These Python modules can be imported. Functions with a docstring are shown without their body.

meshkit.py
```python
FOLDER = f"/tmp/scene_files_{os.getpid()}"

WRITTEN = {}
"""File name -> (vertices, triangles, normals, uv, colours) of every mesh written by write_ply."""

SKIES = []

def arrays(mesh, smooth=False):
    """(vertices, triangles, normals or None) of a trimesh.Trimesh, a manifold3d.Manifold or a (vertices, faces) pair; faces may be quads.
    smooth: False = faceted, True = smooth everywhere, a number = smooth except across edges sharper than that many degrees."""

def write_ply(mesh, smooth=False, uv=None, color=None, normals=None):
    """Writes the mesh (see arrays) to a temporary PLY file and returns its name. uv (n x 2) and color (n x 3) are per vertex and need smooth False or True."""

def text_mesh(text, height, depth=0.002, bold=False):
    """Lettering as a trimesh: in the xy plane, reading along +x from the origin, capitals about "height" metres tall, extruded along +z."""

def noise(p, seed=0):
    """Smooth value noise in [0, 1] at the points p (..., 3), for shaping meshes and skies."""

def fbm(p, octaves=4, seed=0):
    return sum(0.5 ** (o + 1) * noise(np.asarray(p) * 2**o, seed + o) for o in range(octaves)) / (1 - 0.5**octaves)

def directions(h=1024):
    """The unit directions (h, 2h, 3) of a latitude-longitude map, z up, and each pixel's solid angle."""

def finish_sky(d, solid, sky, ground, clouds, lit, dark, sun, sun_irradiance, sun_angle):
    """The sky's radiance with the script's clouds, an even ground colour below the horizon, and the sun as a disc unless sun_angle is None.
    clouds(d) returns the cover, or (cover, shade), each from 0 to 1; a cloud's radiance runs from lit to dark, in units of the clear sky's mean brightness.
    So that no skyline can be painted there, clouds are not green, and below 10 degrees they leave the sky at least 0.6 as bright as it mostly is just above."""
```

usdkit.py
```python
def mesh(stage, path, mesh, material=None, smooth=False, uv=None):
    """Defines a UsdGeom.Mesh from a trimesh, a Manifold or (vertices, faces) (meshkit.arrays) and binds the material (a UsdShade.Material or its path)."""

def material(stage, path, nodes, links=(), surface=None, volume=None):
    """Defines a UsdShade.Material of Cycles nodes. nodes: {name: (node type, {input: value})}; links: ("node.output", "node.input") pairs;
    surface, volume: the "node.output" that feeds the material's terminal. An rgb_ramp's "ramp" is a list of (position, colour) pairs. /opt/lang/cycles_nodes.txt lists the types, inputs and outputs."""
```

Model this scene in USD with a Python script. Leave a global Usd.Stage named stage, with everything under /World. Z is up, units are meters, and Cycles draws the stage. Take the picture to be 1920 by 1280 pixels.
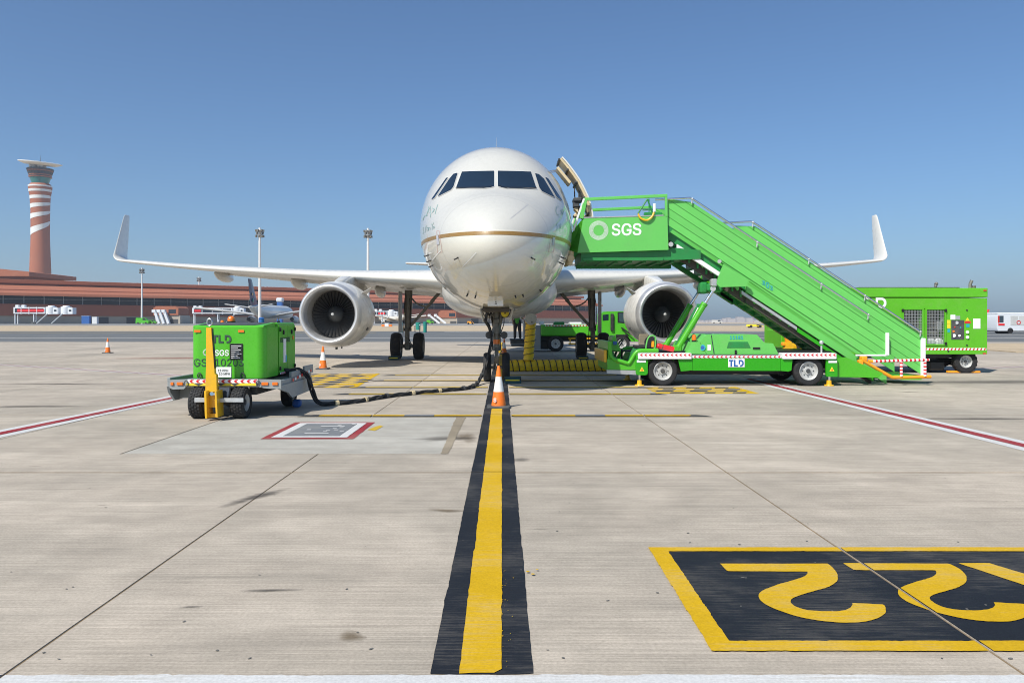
import math, numpy as np, trimesh, usdkit, meshkit, shapely
from pxr import Usd, UsdGeom, UsdLux, UsdShade, Gf, Sdf, Vt
from shapely.geometry import Polygon, LineString, box as sbox, Point
from shapely.ops import unary_union
from shapely import affinity

stage = Usd.Stage.CreateInMemory()
UsdGeom.SetStageUpAxis(stage, UsdGeom.Tokens.z)
UsdGeom.SetStageMetersPerUnit(stage, 1.0)
stage.SetDefaultPrim(UsdGeom.Xform.Define(stage, '/World').GetPrim())
UsdGeom.Scope.Define(stage, '/World/Looks')
rng = np.random.default_rng(7)

# ------------------------------------------------------------------ camera
F, H, CX, CY = 1481.0, 1.58, 948.0, 604.0          # focal length in photo pixels, eye height, vanishing point
cam = UsdGeom.Camera.Define(stage, '/World/camera')
cam.AddTranslateOp().Set((0, 0, H)); cam.AddRotateXOp().Set(90.0)
cam.CreateHorizontalApertureAttr(36.0); cam.CreateVerticalApertureAttr(24.0)
cam.CreateFocalLengthAttr(F / 1920 * 36)
cam.CreateHorizontalApertureOffsetAttr((960 - CX) / 1920 * 36)
cam.CreateVerticalApertureOffsetAttr(-(640 - CY) / 1280 * 24)
cam.CreateClippingRangeAttr(Gf.Vec2f(0.1, 20000))
cam.CreateExposureAttr(0.36)

# ------------------------------------------------------------------ sky and sun
SUN = np.array([-0.57, -0.72, 1.0]); SUN /= np.linalg.norm(SUN)
sky = UsdLux.DomeLight.Define(stage, '/World/sky')
skym = usdkit.material(stage, '/World/Looks/sky_air', {
    "s": ("sky_texture", {"sky_type": "single_scattering", "sun_disc": False, "sun_elevation": math.asin(SUN[2]),
                          "sun_rotation": math.atan2(SUN[0], SUN[1]) % (2 * math.pi), "altitude": 10.0,
                          "air_density": 0.9, "aerosol_density": 1.7, "ozone_density": 1.0}),
    "t": ("mix", {"mix_type": "multiply", "fac": 1.0, "color2": (.90, 1.26, 1.60)}),      # the camera's cool white balance
    "b": ("background_shader", {"strength": 0.062})}, [("s.color", "t.color1"), ("t.color", "b.color")], surface="b.background")
UsdShade.MaterialBindingAPI.Apply(sky.GetPrim()).Bind(skym)
sun = UsdLux.DistantLight.Define(stage, '/World/sun')
sun.CreateNormalizeAttr(True); sun.CreateIntensityAttr(1.12); sun.CreateAngleAttr(0.53); sun.CreateColorAttr(Gf.Vec3f(1.0, 0.955, 0.88))
sun.AddTransformOp().Set(Gf.Matrix4d().SetRotate(Gf.Rotation(Gf.Vec3d(0, 0, 1), Gf.Vec3d(*SUN))))

# ------------------------------------------------------------------ helpers: names, things, parts
used = {}
def numbered(path):
    k = used.get(path, -1) + 1; used[path] = k
    return path if k == 0 else f"{path}_{k:03d}"
def tag(p, label=None, cat=None, group=None, kind=None):
    for k, v in (('label', label), ('category', cat), ('group', group), ('kind', kind)):
        if v: p.SetCustomDataByKey(k, v)
    return p
class T:
    """A thing: an Xform at its base; part() takes world-space meshes."""
    def __init__(s, name, label, cat, loc=(0, 0, 0), group=None, kind=None):
        s.o = np.array(loc, float); s.path = numbered('/World/' + name)
        x = UsdGeom.Xform.Define(stage, s.path); x.AddTranslateOp().Set(Gf.Vec3d(*map(float, s.o)))
        s.p = tag(x.GetPrim(), label, cat, group, kind)
    def part(s, name, mesh, mat, parent=None, smooth=30, label=None, kind=None):
        path = numbered((parent or s.path) + '/' + name)
        m = cat_mesh(mesh); v = np.asarray(m.vertices) - s.o
        g = usdkit.mesh(stage, path, (v, np.asarray(m.faces)), MAT[mat] if isinstance(mat, str) else mat, smooth=smooth)
        tag(g.GetPrim(), label, kind=kind)
        return path
def solo(name, mesh, mat, label=None, cat=None, group=None, kind=None, smooth=30):
    m = cat_mesh(mesh); path = numbered('/World/' + name)
    g = usdkit.mesh(stage, path, (np.asarray(m.vertices), np.asarray(m.faces)), MAT[mat], smooth=smooth)
    return tag(g.GetPrim(), label, cat, group, kind)
def dup(t, loc, label=None, rotz=0.0, scale=None):
    was = t.p.GetCustomData()
    x = UsdGeom.Xform.Define(stage, numbered('/World/' + t.path.split('/')[-1]))
    p = x.GetPrim(); p.GetReferences().AddInternalReference(t.path)
    x.ClearXformOpOrder(); x.AddTranslateOp().Set(Gf.Vec3d(*map(float, loc)))
    if rotz: x.AddRotateZOp().Set(float(rotz))
    if scale: x.AddScaleOp().Set(Gf.Vec3f(*scale))
    for k, v in was.items(): p.SetCustomDataByKey(k, v)
    if label: p.SetCustomDataByKey('label', label)
    p.SetInstanceable(True)
    return p

# ------------------------------------------------------------------ helpers: shapes
def cat_mesh(m):
    return trimesh.util.concatenate(m) if isinstance(m, (list, tuple)) else m
def raw(v, f): return trimesh.Trimesh(np.asarray(v, float), np.asarray(f, int), process=False)
_s = np.array([(a, b, c) for a in (-1, 1) for b in (-1, 1) for c in (-1, 1)], float)
_tmpl = np.concatenate([np.where(np.arange(3) == k, 1.0, .9) * _s for k in range(3)])
_h = trimesh.convex.convex_hull(_tmpl)
_ix = np.array([np.argmin(((_tmpl - v) ** 2).sum(1)) for v in _h.vertices]); _BF = _ix[_h.faces]
def bx(size, c, ch=.008, R=None):
    h = np.array(size, float) / 2; ch = min(ch, h.min() * .45)
    v = np.concatenate([(h - ch + np.where(np.arange(3) == k, ch, 0)) * _s for k in range(3)])
    if R is not None: v = v @ np.asarray(R).T
    return raw(v + np.asarray(c, float), _BF)
def b2(lo, hi, ch=.008):
    lo, hi = np.array(lo, float), np.array(hi, float)
    return bx(np.abs(hi - lo), (lo + hi) / 2, ch)
def frame(d):
    d = np.asarray(d, float); d = d / np.linalg.norm(d)
    a = np.array([0, 0, 1.0]) if abs(d[2]) < .9 else np.array([1.0, 0, 0])
    u = np.cross(a, d); u /= np.linalg.norm(u); w = np.cross(d, u)
    return u, w, d
def beam(p0, p1, w, h, ch=.006):
    """Box from p0 to p1, w across (horizontal) and h in the up direction."""
    p0, p1 = np.asarray(p0, float), np.asarray(p1, float); u, v, d = frame(p1 - p0)
    return bx((w, h, np.linalg.norm(p1 - p0)), (p0 + p1) / 2, ch, np.stack([u, v, d], 1))
def loft(rings, cap0=True, cap1=True, closed=True):
    rings = np.asarray(rings, float); m, n = rings.shape[:2]
    v = rings.reshape(-1, 3); f = []
    i = np.arange(m - 1)[:, None] * n; j = np.arange(n if closed else n - 1)[None]; k = (j + 1) % n
    a, b, c, d = i + j, i + k, i + n + k, i + n + j
    f = np.concatenate([np.stack([a, b, c], -1).reshape(-1, 3), np.stack([a, c, d], -1).reshape(-1, 3)])
    vs, fs = [v], [f]; cnt = len(v)
    for on, r, flip in ((cap0, 0, True), (cap1, m - 1, False)):
        if on:
            vs.append(np.vstack([rings[r], rings[r].mean(0)])); q = np.arange(n); e = np.stack([cnt + q, cnt + (q + 1) % n, np.full(n, cnt + n)], 1)
            fs.append(e[:, ::-1] if flip else e); cnt += n + 1
    return raw(np.vstack(vs), np.vstack(fs))
def cyl(p0, p1, r, r1=None, n=20, caps=True):
    p0, p1 = np.asarray(p0, float), np.asarray(p1, float); u, w, d = frame(p1 - p0); r1 = r if r1 is None else r1
    t = np.arange(n) / n * 2 * np.pi; c = np.cos(t)[:, None] * u + np.sin(t)[:, None] * w
    return loft([p0 + c * r, p1 + c * r1], caps, caps)
def lathe(prof, o, axis, n=40, caps=False):
    """prof: (along, radius) pairs."""
    u, w, d = frame(axis); o = np.asarray(o, float); t = np.arange(n) / n * 2 * np.pi
    c = np.cos(t)[:, None] * u + np.sin(t)[:, None] * w
    return loft([o + d * a + c * r for a, r in prof], caps, caps)
def tube(pts, r, n=8, caps=True):
    p = np.asarray(pts, float); t = np.gradient(p, axis=0); t /= np.linalg.norm(t, axis=1)[:, None]
    u, _, _ = frame(t[0]); ang = np.arange(n) / n * 2 * np.pi; rings = []
    rr = np.broadcast_to(r, len(p))
    for q, d, ri in zip(p, t, rr):
        u = u - d * (u @ d); u /= np.linalg.norm(u); w = np.cross(d, u)
        rings.append(q + ri * (np.cos(ang)[:, None] * u + np.sin(ang)[:, None] * w))
    return loft(rings, caps, caps)
def smooth_path(pts, n=60):
    from scipy.interpolate import PchipInterpolator, CubicSpline
    p = np.asarray(pts, float); t = np.r_[0, np.cumsum(np.linalg.norm(np.diff(p, axis=0), axis=1))]
    return PchipInterpolator(t, p)(np.linspace(0, t[-1], n))
def polys(g):
    if g.is_empty: return []
    return [q for q in getattr(g, 'geoms', [g]) if isinstance(q, Polygon) and q.area > 1e-6]
def ext(poly, h):
    poly = poly if hasattr(poly, 'geom_type') else Polygon(poly)
    poly = poly if poly.is_valid else poly.buffer(0)
    return cat_mesh([trimesh.creation.extrude_polygon(q, h, engine='earcut') for q in polys(poly)])
def pXZ(poly, y0, y1):
    """Polygon in (x, z), extruded along y."""
    m = ext(poly, y1 - y0); v = m.vertices
    return raw(np.stack([v[:, 0], y0 + v[:, 2], v[:, 1]], 1), np.asarray(m.faces)[:, ::-1])
def pYZ(poly, x0, x1):
    m = ext(poly, x1 - x0); v = m.vertices
    return raw(np.stack([x0 + v[:, 2], v[:, 0], v[:, 1]], 1), m.faces)
def pXY(poly, z0, z1):
    m = ext(poly, z1 - z0); v = m.vertices
    return raw(np.stack([v[:, 0], v[:, 1], z0 + v[:, 2]], 1), m.faces)
def flat(poly, z):
    out = []
    for q in polys(poly if hasattr(poly, 'geom_type') else Polygon(poly)):
        v, f = trimesh.creation.triangulate_polygon(q, engine='earcut')
        v = np.asarray(v); a = v[f]; cr = (a[:, 1, 0] - a[:, 0, 0]) * (a[:, 2, 1] - a[:, 0, 1]) - (a[:, 1, 1] - a[:, 0, 1]) * (a[:, 2, 0] - a[:, 0, 0])
        f = np.where(cr[:, None] < 0, f[:, ::-1], f)
        out.append(raw(np.c_[v, np.full(len(v), z)], f))
    return cat_mesh(out)
def sph(c, r, sub=2, scale=(1, 1, 1)):
    m = trimesh.creation.icosphere(sub, 1.0); return raw(m.vertices * np.array(scale) * r + np.array(c), m.faces)
def txt(t, h, o, right=(1, 0, 0), up=(0, 0, 1), depth=.004, bold=True, width=None):
    m = meshkit.text_mesh(t, h, depth, bold); v = np.asarray(m.vertices).copy()
    v[:, 0] -= v[:, 0].min()
    if width: v[:, 0] *= width / v[:, 0].max()
    r, u = np.array(right, float), np.array(up, float); nn = np.cross(r, u)
    return raw(np.array(o) + v[:, :1] * r + v[:, 1:2] * u + v[:, 2:] * nn, m.faces)
def roundrect(x0, y0, x1, y1, r, corners=(1, 1, 1, 1), n=7):
    pts = []
    for (cx, cy, a0, on) in ((x1 - r, y1 - r, 0, corners[0]), (x0 + r, y1 - r, 90, corners[1]), (x0 + r, y0 + r, 180, corners[2]), (x1 - r, y0 + r, 270, corners[3])):
        if on: pts += [(cx + r * math.cos(math.radians(a)), cy + r * math.sin(math.radians(a))) for a in np.linspace(a0, a0 + 90, n)]
        else: pts.append((cx + r * np.sign(math.cos(math.radians(a0 + 45))), cy + r * np.sign(math.sin(math.radians(a0 + 45)))))
    return Polygon(pts)
def px(x, y, Y): return ((x - CX) / F * Y, H + (CY - y) / F * Y)      # photo pixel on the plane at distance Y -> (X, z)
def P(x, y, Y): a, b = px(x, y, Y); return np.array([a, Y, b])
def G(x, y): Y = H * F / (y - CY); return ((x - CX) / F * Y, Y)        # photo pixel on the ground -> (X, Y)
def pp(pts, Y): return [px(x, y, Y) for x, y in pts]

# ------------------------------------------------------------------ materials
MAT = {}
def lin(r, g, b): return tuple(((c / 255) / 12.92 if c <= 10 else ((c / 255 + .055) / 1.055) ** 2.4) for c in (r, g, b))
def M(name, col, rough=.45, metal=0.0, var=.10, scale=2.5, coat=0.0, bump=0.0, spec=.5, dirt=None, dirt_amt=.35):
    col = np.array(col, float)
    nodes = {"tc": ("texture_coordinate", {}), "n": ("noise_texture", {"scale": scale, "detail": 6.0, "roughness": .65}),
             "r": ("rgb_ramp", {"ramp": [(.25, tuple(col * (1 - var))), (.75, tuple(np.minimum(col * (1 + var), 1)))]}),
             "n2": ("noise_texture", {"scale": scale * 9, "detail": 3.0}),
             "rr": ("map_range", {"from_min": .3, "from_max": .7, "to_min": max(rough - .08, .02), "to_max": min(rough + .1, 1)}),
             "p": ("principled_bsdf", {"metallic": metal, "coat_weight": coat, "coat_roughness": .08, "specular_ior_level": spec})}
    links = [("tc.object", "n.vector"), ("tc.object", "n2.vector"), ("n.fac", "r.fac"), ("n2.fac", "rr.value"), ("rr.result", "p.roughness")]
    last = "r.color"
    if dirt is not None:
        nodes |= {"dn": ("noise_texture", {"scale": scale * 1.3, "detail": 4.0, "roughness": .6}),
                  "dr": ("map_range", {"from_min": .52, "from_max": .74, "to_min": 0.0, "to_max": dirt_amt, "clamp": True}),
                  "dm": ("mix", {"color2": tuple(dirt)})}
        links += [("tc.object", "dn.vector"), ("dn.fac", "dr.value"), ("dr.result", "dm.fac"), (last, "dm.color1")]; last = "dm.color"
    nodes |= {"oi": ("object_info", {}), "ov": ("map_range", {"from_min": 0.0, "from_max": 1.0, "to_min": .95, "to_max": 1.05}), "om": ("mix", {"mix_type": "multiply", "fac": 1.0})}
    links += [("oi.random", "ov.value"), (last, "om.color1"), ("ov.result", "om.color2"), ("om.color", "p.base_color")]
    if bump:
        nodes["b"] = ("bump", {"strength": bump, "distance": .01}); links += [("n2.fac", "b.height"), ("b.normal", "p.normal")]
    MAT[name] = usdkit.material(stage, '/World/Looks/' + name, nodes, links, surface="p.BSDF")

DUST = (.33, .28, .21)
M('green_light', (.125, .50, .095), .38, coat=.08, var=.04, dirt=(.17, .42, .13), dirt_amt=.35)
M('green_mid', (.068, .39, .014), .36, coat=.12, var=.05, dirt=(.11, .32, .05), dirt_amt=.3)
M('green_deep', (.022, .33, .002), .36, coat=.1, var=.05, dirt=(.07, .26, .03), dirt_amt=.35)
M('green_frame', (.02, .22, .05), .4, var=.12, dirt=(.06, .12, .05), dirt_amt=.5)
M('white_paint', (.76, .75, .72), .4, var=.03, dirt=DUST, dirt_amt=.15)
M('grey_paint', (.26, .28, .28), .42, var=.08, dirt=DUST, dirt_amt=.3)
M('dark_grey', (.055, .058, .06), .55, var=.15, dirt=DUST, dirt_amt=.2)
M('black_rubber', (.018, .018, .019), .72, var=.25, scale=6, dirt=(.14, .12, .09), dirt_amt=.35)
M('black_paint', (.012, .012, .013), .4, var=.1)
M('steel', (.55, .55, .55), .32, metal=1.0, var=.1, dirt=(.25, .2, .15), dirt_amt=.4)
M('galvanised', (.50, .51, .51), .45, metal=.6, var=.12)
M('rim_grey', (.50, .50, .48), .4, metal=.2, var=.1, dirt=(.12, .10, .08), dirt_amt=.55)
M('chrome', (.8, .8, .82), .12, metal=1.0, var=.03)
M('yellow_paint', (.72, .40, .01), .38, coat=.2, var=.06, dirt=(.3, .2, .08), dirt_amt=.3)
M('orange_paint', (.85, .32, .012), .4, var=.05, dirt=(.35, .2, .08), dirt_amt=.25)
M('red_paint', (.62, .02, .025), .35, coat=.2, var=.06)
M('orange_lens', (.75, .16, .01), .2, coat=.5, var=.05)
M('red_lens', (.55, .03, .02), .2, coat=.5, var=.05)
M('blue_print', (.02, .10, .33), .5, var=.05)
M('teal_print', (.02, .35, .45), .5, var=.05)
M('dark_print', (.03, .06, .05), .5, var=.05)
M('label_white', (.80, .80, .80), .5, var=.05)
M('label_yellow', (.80, .62, .03), .5, var=.05)
M('glass_dark', (.010, .020, .034), .06, var=.1, coat=.6)
M('glass_blue', (.035, .055, .075), .08, var=.1, coat=.5)
# ------------------------------------------------------------------ ground materials
def ground_mat(name, col, dark, groove=0.0, joints=False, rough=.85, patch=.22, streak=.0, speck=0.0, tint=.06):
    n = {"g": ("geometry", {}), "oi": ("object_info", {}),
         "n1": ("noise_texture", {"scale": .22, "detail": 7.0, "roughness": .62, "distortion": .4}),
         "n2": ("noise_texture", {"scale": 2.1, "detail": 8.0, "roughness": .7}),
         "n3": ("noise_texture", {"scale": 55.0, "detail": 3.0, "roughness": .7}),
         "c0": ("mix", {"color1": tuple(col), "color2": tuple(np.minimum(np.array(col) * 1.22 + .012, .75))}), "mpa": ("mapping", {"scale": (.45, 1.1, 1.0), "location": (3.7, 1.3, 0.0)}),
         "n0": ("noise_texture", {"scale": 1.0, "detail": 6.0, "roughness": .6, "distortion": .6}), "f0": ("map_range", {"from_min": .46, "from_max": .66, "to_min": 0.0, "to_max": patch * 1.1, "clamp": True}),
         "c1": ("mix", {"color2": tuple(dark)}),
         "f1": ("map_range", {"from_min": .38, "from_max": .72, "to_min": 0.0, "to_max": patch, "clamp": True}),
         "f2": ("map_range", {"from_min": .3, "from_max": .7, "to_min": .86, "to_max": 1.12}),
         "f3": ("map_range", {"from_min": .25, "from_max": .75, "to_min": .80, "to_max": 1.18}),
         "m2": ("mix", {"mix_type": "multiply", "fac": 1.0}), "m3": ("mix", {"mix_type": "multiply", "fac": 1.0}),
         "p": ("principled_bsdf", {"roughness": rough, "specular_ior_level": .25})}
    L = [("g.position", "mpa.vector"), ("mpa.vector", "n0.vector"), ("n0.fac", "f0.value"), ("f0.result", "c0.fac"), ("c0.color", "c1.color1"), ("g.position", "n1.vector"), ("g.position", "n2.vector"), ("g.position", "n3.vector"), ("n1.fac", "f1.value"), ("f1.result", "c1.fac"),
         ("n2.fac", "f2.value"), ("c1.color", "m2.color1"), ("f2.result", "m2.color2"), ("n3.fac", "f3.value"), ("m2.color", "m3.color1"), ("f3.result", "m3.color2")]
    last = "m3.color"
    if tint:
        n |= {"ft": ("map_range", {"from_min": 0.0, "from_max": 1.0, "to_min": 1 - tint, "to_max": 1 + tint}), "mt": ("mix", {"mix_type": "multiply", "fac": 1.0})}
        L += [("oi.random", "ft.value"), (last, "mt.color1"), ("ft.result", "mt.color2")]; last = "mt.color"
    if groove:
        # brushed grooves run across the stand; soft drag streaks on top of them
        n |= {"mp": ("mapping", {"scale": (.8, 85.0, 1.0)}), "gn": ("noise_texture", {"scale": 1.0, "detail": 4.0, "roughness": .7}),
              "fg": ("map_range", {"from_min": .3, "from_max": .7, "to_min": 1 - groove, "to_max": 1 + groove * .7}), "mg": ("mix", {"mix_type": "multiply", "fac": 1.0}),
              "mp2": ("mapping", {"scale": (.22, 3.2, 1.0)}), "gs": ("noise_texture", {"scale": 1.0, "detail": 6.0, "roughness": .72}),
              "fs": ("map_range", {"from_min": .54, "from_max": .78, "to_min": 0.0, "to_max": .55, "clamp": True}), "ms": ("mix", {"color2": tuple(np.array(dark) * .72)}),
              "mp3": ("mapping", {"scale": (1.0, 9.0, 1.0)}), "sp": ("noise_texture", {"scale": 2.4, "detail": 2.0}),
              "fp": ("map_range", {"from_min": .74, "from_max": .80, "to_min": 0.0, "to_max": .75, "clamp": True}), "mq": ("mix", {"color2": (.06, .052, .045)}),
              "bp": ("bump", {"strength": .35, "distance": .006})}
        L += [("g.position", "mp.vector"), ("mp.vector", "gn.vector"), ("gn.fac", "fg.value"), (last, "mg.color1"), ("fg.result", "mg.color2"),
              ("g.position", "mp2.vector"), ("mp2.vector", "gs.vector"), ("gs.fac", "fs.value"), ("mg.color", "ms.color1"), ("fs.result", "ms.fac"),
              ("g.position", "mp3.vector"), ("mp3.vector", "sp.vector"), ("sp.fac", "fp.value"), ("ms.color", "mq.color1"), ("fp.result", "mq.fac"),
              ("gn.fac", "bp.height"), ("bp.normal", "p.normal")]; last = "mq.color"
    if joints:
        n |= {"mj": ("mapping", {"location": (-2.33, -8.32, 0.0)}), "bj": ("brick_texture", {"offset": 0.0, "scale": 1.0, "brick_width": 4.58, "row_height": 5.2, "mortar_size": .018, "mortar_smooth": .2,
                    "color1": (1, 1, 1), "color2": (.93, .93, .93), "mortar": (.35, .32, .28)}), "mjx": ("mix", {"mix_type": "multiply", "fac": 1.0})}
        L += [("g.position", "mj.vector"), ("mj.vector", "bj.vector"), (last, "mjx.color1"), ("bj.color", "mjx.color2")]; last = "mjx.color"
    L.append((last, "p.base_color"))
    MAT[name] = usdkit.material(stage, '/World/Looks/' + name, n, L, surface="p.BSDF")
CONC, CDRK = (.424, .366, .296), (.245, .224, .184)
ground_mat('concrete', CONC, CDRK, groove=.30, patch=.75)
ground_mat('concrete_far', CONC, CDRK, groove=.06, joints=True, patch=.5, tint=0)
ground_mat('concrete_pit', (.385, .365, .32), CDRK, groove=.10, patch=.5, tint=0)
ground_mat('asphalt', (.135, .14, .14), (.095, .10, .10), groove=.05, patch=.6, tint=0)
ground_mat('asphalt_pale', (.24, .235, .22), (.17, .17, .165), groove=.05, patch=.6, tint=0)
ground_mat('sand', (.44, .35, .235), (.33, .26, .175), patch=.7, tint=0, rough=.95)
ground_mat('joint_filler', (.20, .145, .085), (.10, .075, .05), patch=.8, tint=0)
ground_mat('stain_oil', (.235, .215, .18), (.15, .14, .125), groove=.12, patch=.8, tint=0)
ground_mat('stain_brown', (.27, .225, .16), (.18, .15, .11), groove=.12, patch=.8, tint=0)
ground_mat('rubber_streak', (.115, .11, .10), (.20, .19, .165), groove=.2, patch=.8, tint=0)
def paint_mat(name, col, wear=.25, under=(.30, .27, .22)):
    n = {"g": ("geometry", {}), "mp": ("mapping", {"scale": (3.0, 55.0, 1.0)}), "n": ("noise_texture", {"scale": 1.0, "detail": 5.0, "roughness": .75}),
         "n1": ("noise_texture", {"scale": .9, "detail": 6.0, "roughness": .65}), "n3": ("noise_texture", {"scale": 70.0, "detail": 2.0}),
         "a": ("math", {"math_type": "multiply"}), "f": ("map_range", {"from_min": .24, "from_max": .40, "to_min": 0.0, "to_max": wear, "clamp": True}),
         "c": ("mix", {"color1": tuple(col), "color2": tuple(under)}), "f1": ("map_range", {"from_min": .3, "from_max": .7, "to_min": .86, "to_max": 1.1}),
         "f3": ("map_range", {"from_min": .3, "from_max": .7, "to_min": .9, "to_max": 1.08}), "m1": ("mix", {"mix_type": "multiply", "fac": 1.0}), "m3": ("mix", {"mix_type": "multiply", "fac": 1.0}),
         "b": ("bump", {"strength": .3, "distance": .004}), "p": ("principled_bsdf", {"roughness": .75, "specular_ior_level": .14})}
    L = [("g.position", "mp.vector"), ("mp.vector", "n.vector"), ("g.position", "n1.vector"), ("g.position", "n3.vector"), ("n.fac", "a.value1"), ("n1.fac", "a.value2"), ("a.value", "f.value"), ("f.result", "c.fac"),
         ("c.color", "m1.color1"), ("n1.fac", "f1.value"), ("f1.result", "m1.color2"), ("m1.color", "m3.color1"), ("n3.fac", "f3.value"), ("f3.result", "m3.color2"),
         ("m3.color", "p.base_color"), ("n.fac", "b.height"), ("b.normal", "p.normal")]
    MAT[name] = usdkit.material(stage, '/World/Looks/' + name, n, L, surface="p.BSDF")
paint_mat('road_yellow', (.53, .325, .008), .45)
paint_mat('road_yellow_worn', (.50, .33, .03), .6)
paint_mat('road_black', (.015, .018, .024), .6, (.12, .11, .095))
paint_mat('road_black_worn', (.05, .052, .055), .6)
paint_mat('road_white', (.54, .54, .53), .55)
paint_mat('road_white_worn', (.52, .50, .47), .8)
paint_mat('road_red', (.27, .033, .040), .4)
paint_mat('road_grey', (.17, .18, .19), .6)

# ------------------------------------------------------------------ ground, apron slabs
def gz(y):
    t = np.clip((np.asarray(y, float) - 190) / 140, 0, 1); return .85 * t * t * (3 - 2 * t)
def strip(y0, y1, x0, x1, z, ny=1, nx=1):
    ys, xs = np.linspace(y0, y1, ny + 1), np.linspace(x0, x1, nx + 1)
    X, Y = np.meshgrid(xs, ys); v = np.stack([X, Y, gz(Y) + z], -1).reshape(-1, 3); i = (np.arange(ny)[:, None] * (nx + 1) + np.arange(nx)).ravel()
    return raw(v, np.concatenate([np.c_[i, i + 1, i + nx + 2], np.c_[i, i + nx + 2, i + nx + 1]]))
ys = np.r_[-300, -40, 0, 40, 100, np.linspace(180, 340, 33), 500, 900, 2000, 9000]
xs = np.r_[-9000, -800, -200, 0, 200, 800, 9000]
X, Y = np.meshgrid(xs, ys); nx = len(xs)
i = (np.arange(len(ys) - 1)[:, None] * nx + np.arange(nx - 1)).ravel()
solo('ground', raw(np.stack([X, Y, gz(Y) - .06], -1).reshape(-1, 3), np.concatenate([np.c_[i, i + 1, i + nx + 1], np.c_[i, i + nx + 1, i + nx]])), 'sand', kind='structure', smooth=False)

JX = [2.33 + 4.58 * k for k in range(-6, 7)]
JY = [8.32 + 5.2 * k for k in range(-2, 9)]
PIT = sbox(-4.62, 9.50, -.73, 13.16)
apron = T('apron', 'pale brushed concrete aircraft stand of large jointed slabs', 'apron', kind='structure')
W = .009
for a, b in zip(JX[:-1], JX[1:]):
    for c, d in zip(JY[:-1], JY[1:]):
        q = sbox(a + W, c + W * 2.6, b - W, d - W * 2.6).difference(PIT.buffer(W * 2, join_style=2))
        if q.area > .05:
            for g in polys(q): apron.part('slab', pXY(g, -.05, 0), 'concrete', smooth=False)
apron.part('slab', pXY(PIT.buffer(-W, join_style=2), -.05, 0), 'concrete_pit', smooth=False, label='greyer patched slab round the hydrant cover')
apron.part('joint_filler', strip(JY[0], JY[-1], JX[0], JX[-1], -.005), 'joint_filler', smooth=False)
SL = sbox(JX[0], JY[0], JX[-1], JY[-1])
apron.part('outer_paving', flat(sbox(-260, -60, 260, 63.5).difference(SL), 0.0), 'concrete_far', smooth=False)
solo('taxiway', strip(63.5, 139, -500, 500, -.004), 'asphalt', kind='structure', smooth=False)
solo('sand_verge', strip(139, 262, -500, 500, 0, 40), 'sand', kind='structure', smooth=False)
solo('service_road', strip(262, 420, -500, 300, 0, 40), 'asphalt_pale', kind='structure', smooth=False)
solo('sand_verge', pXY(Polygon([(26.5, 41), (29, 57.2), (140, 60), (140, 40.2), (60, 39.8)]), .0, .05), 'sand', kind='structure', smooth=False)
solo('taxiway', flat(Polygon([(26, 40.2), (60, 38.6), (140, 38.6), (140, 39.6), (60, 39.4)]), .005), 'asphalt', kind='structure', smooth=False)
for (y0, y1, x0, x1, m, what) in ((79.5, 81.2, -400, 400, 'road_white_worn', 'pale edge line across the middle of the grey taxiway'), (121, 122.4, -120, -20, 'road_yellow_worn', 'yellow line along the far side of the grey taxiway'),
                                  (128, 130, -10, 240, 'road_white_worn', 'pale line along the far side of the grey taxiway, to the right'), (95, 95.9, 20, 300, 'road_white_worn', 'thin pale line on the taxiway behind the green trailer')):
    solo('taxiway_line', strip(y0, y1, x0, x1, .004), m, what, 'marking')

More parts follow.
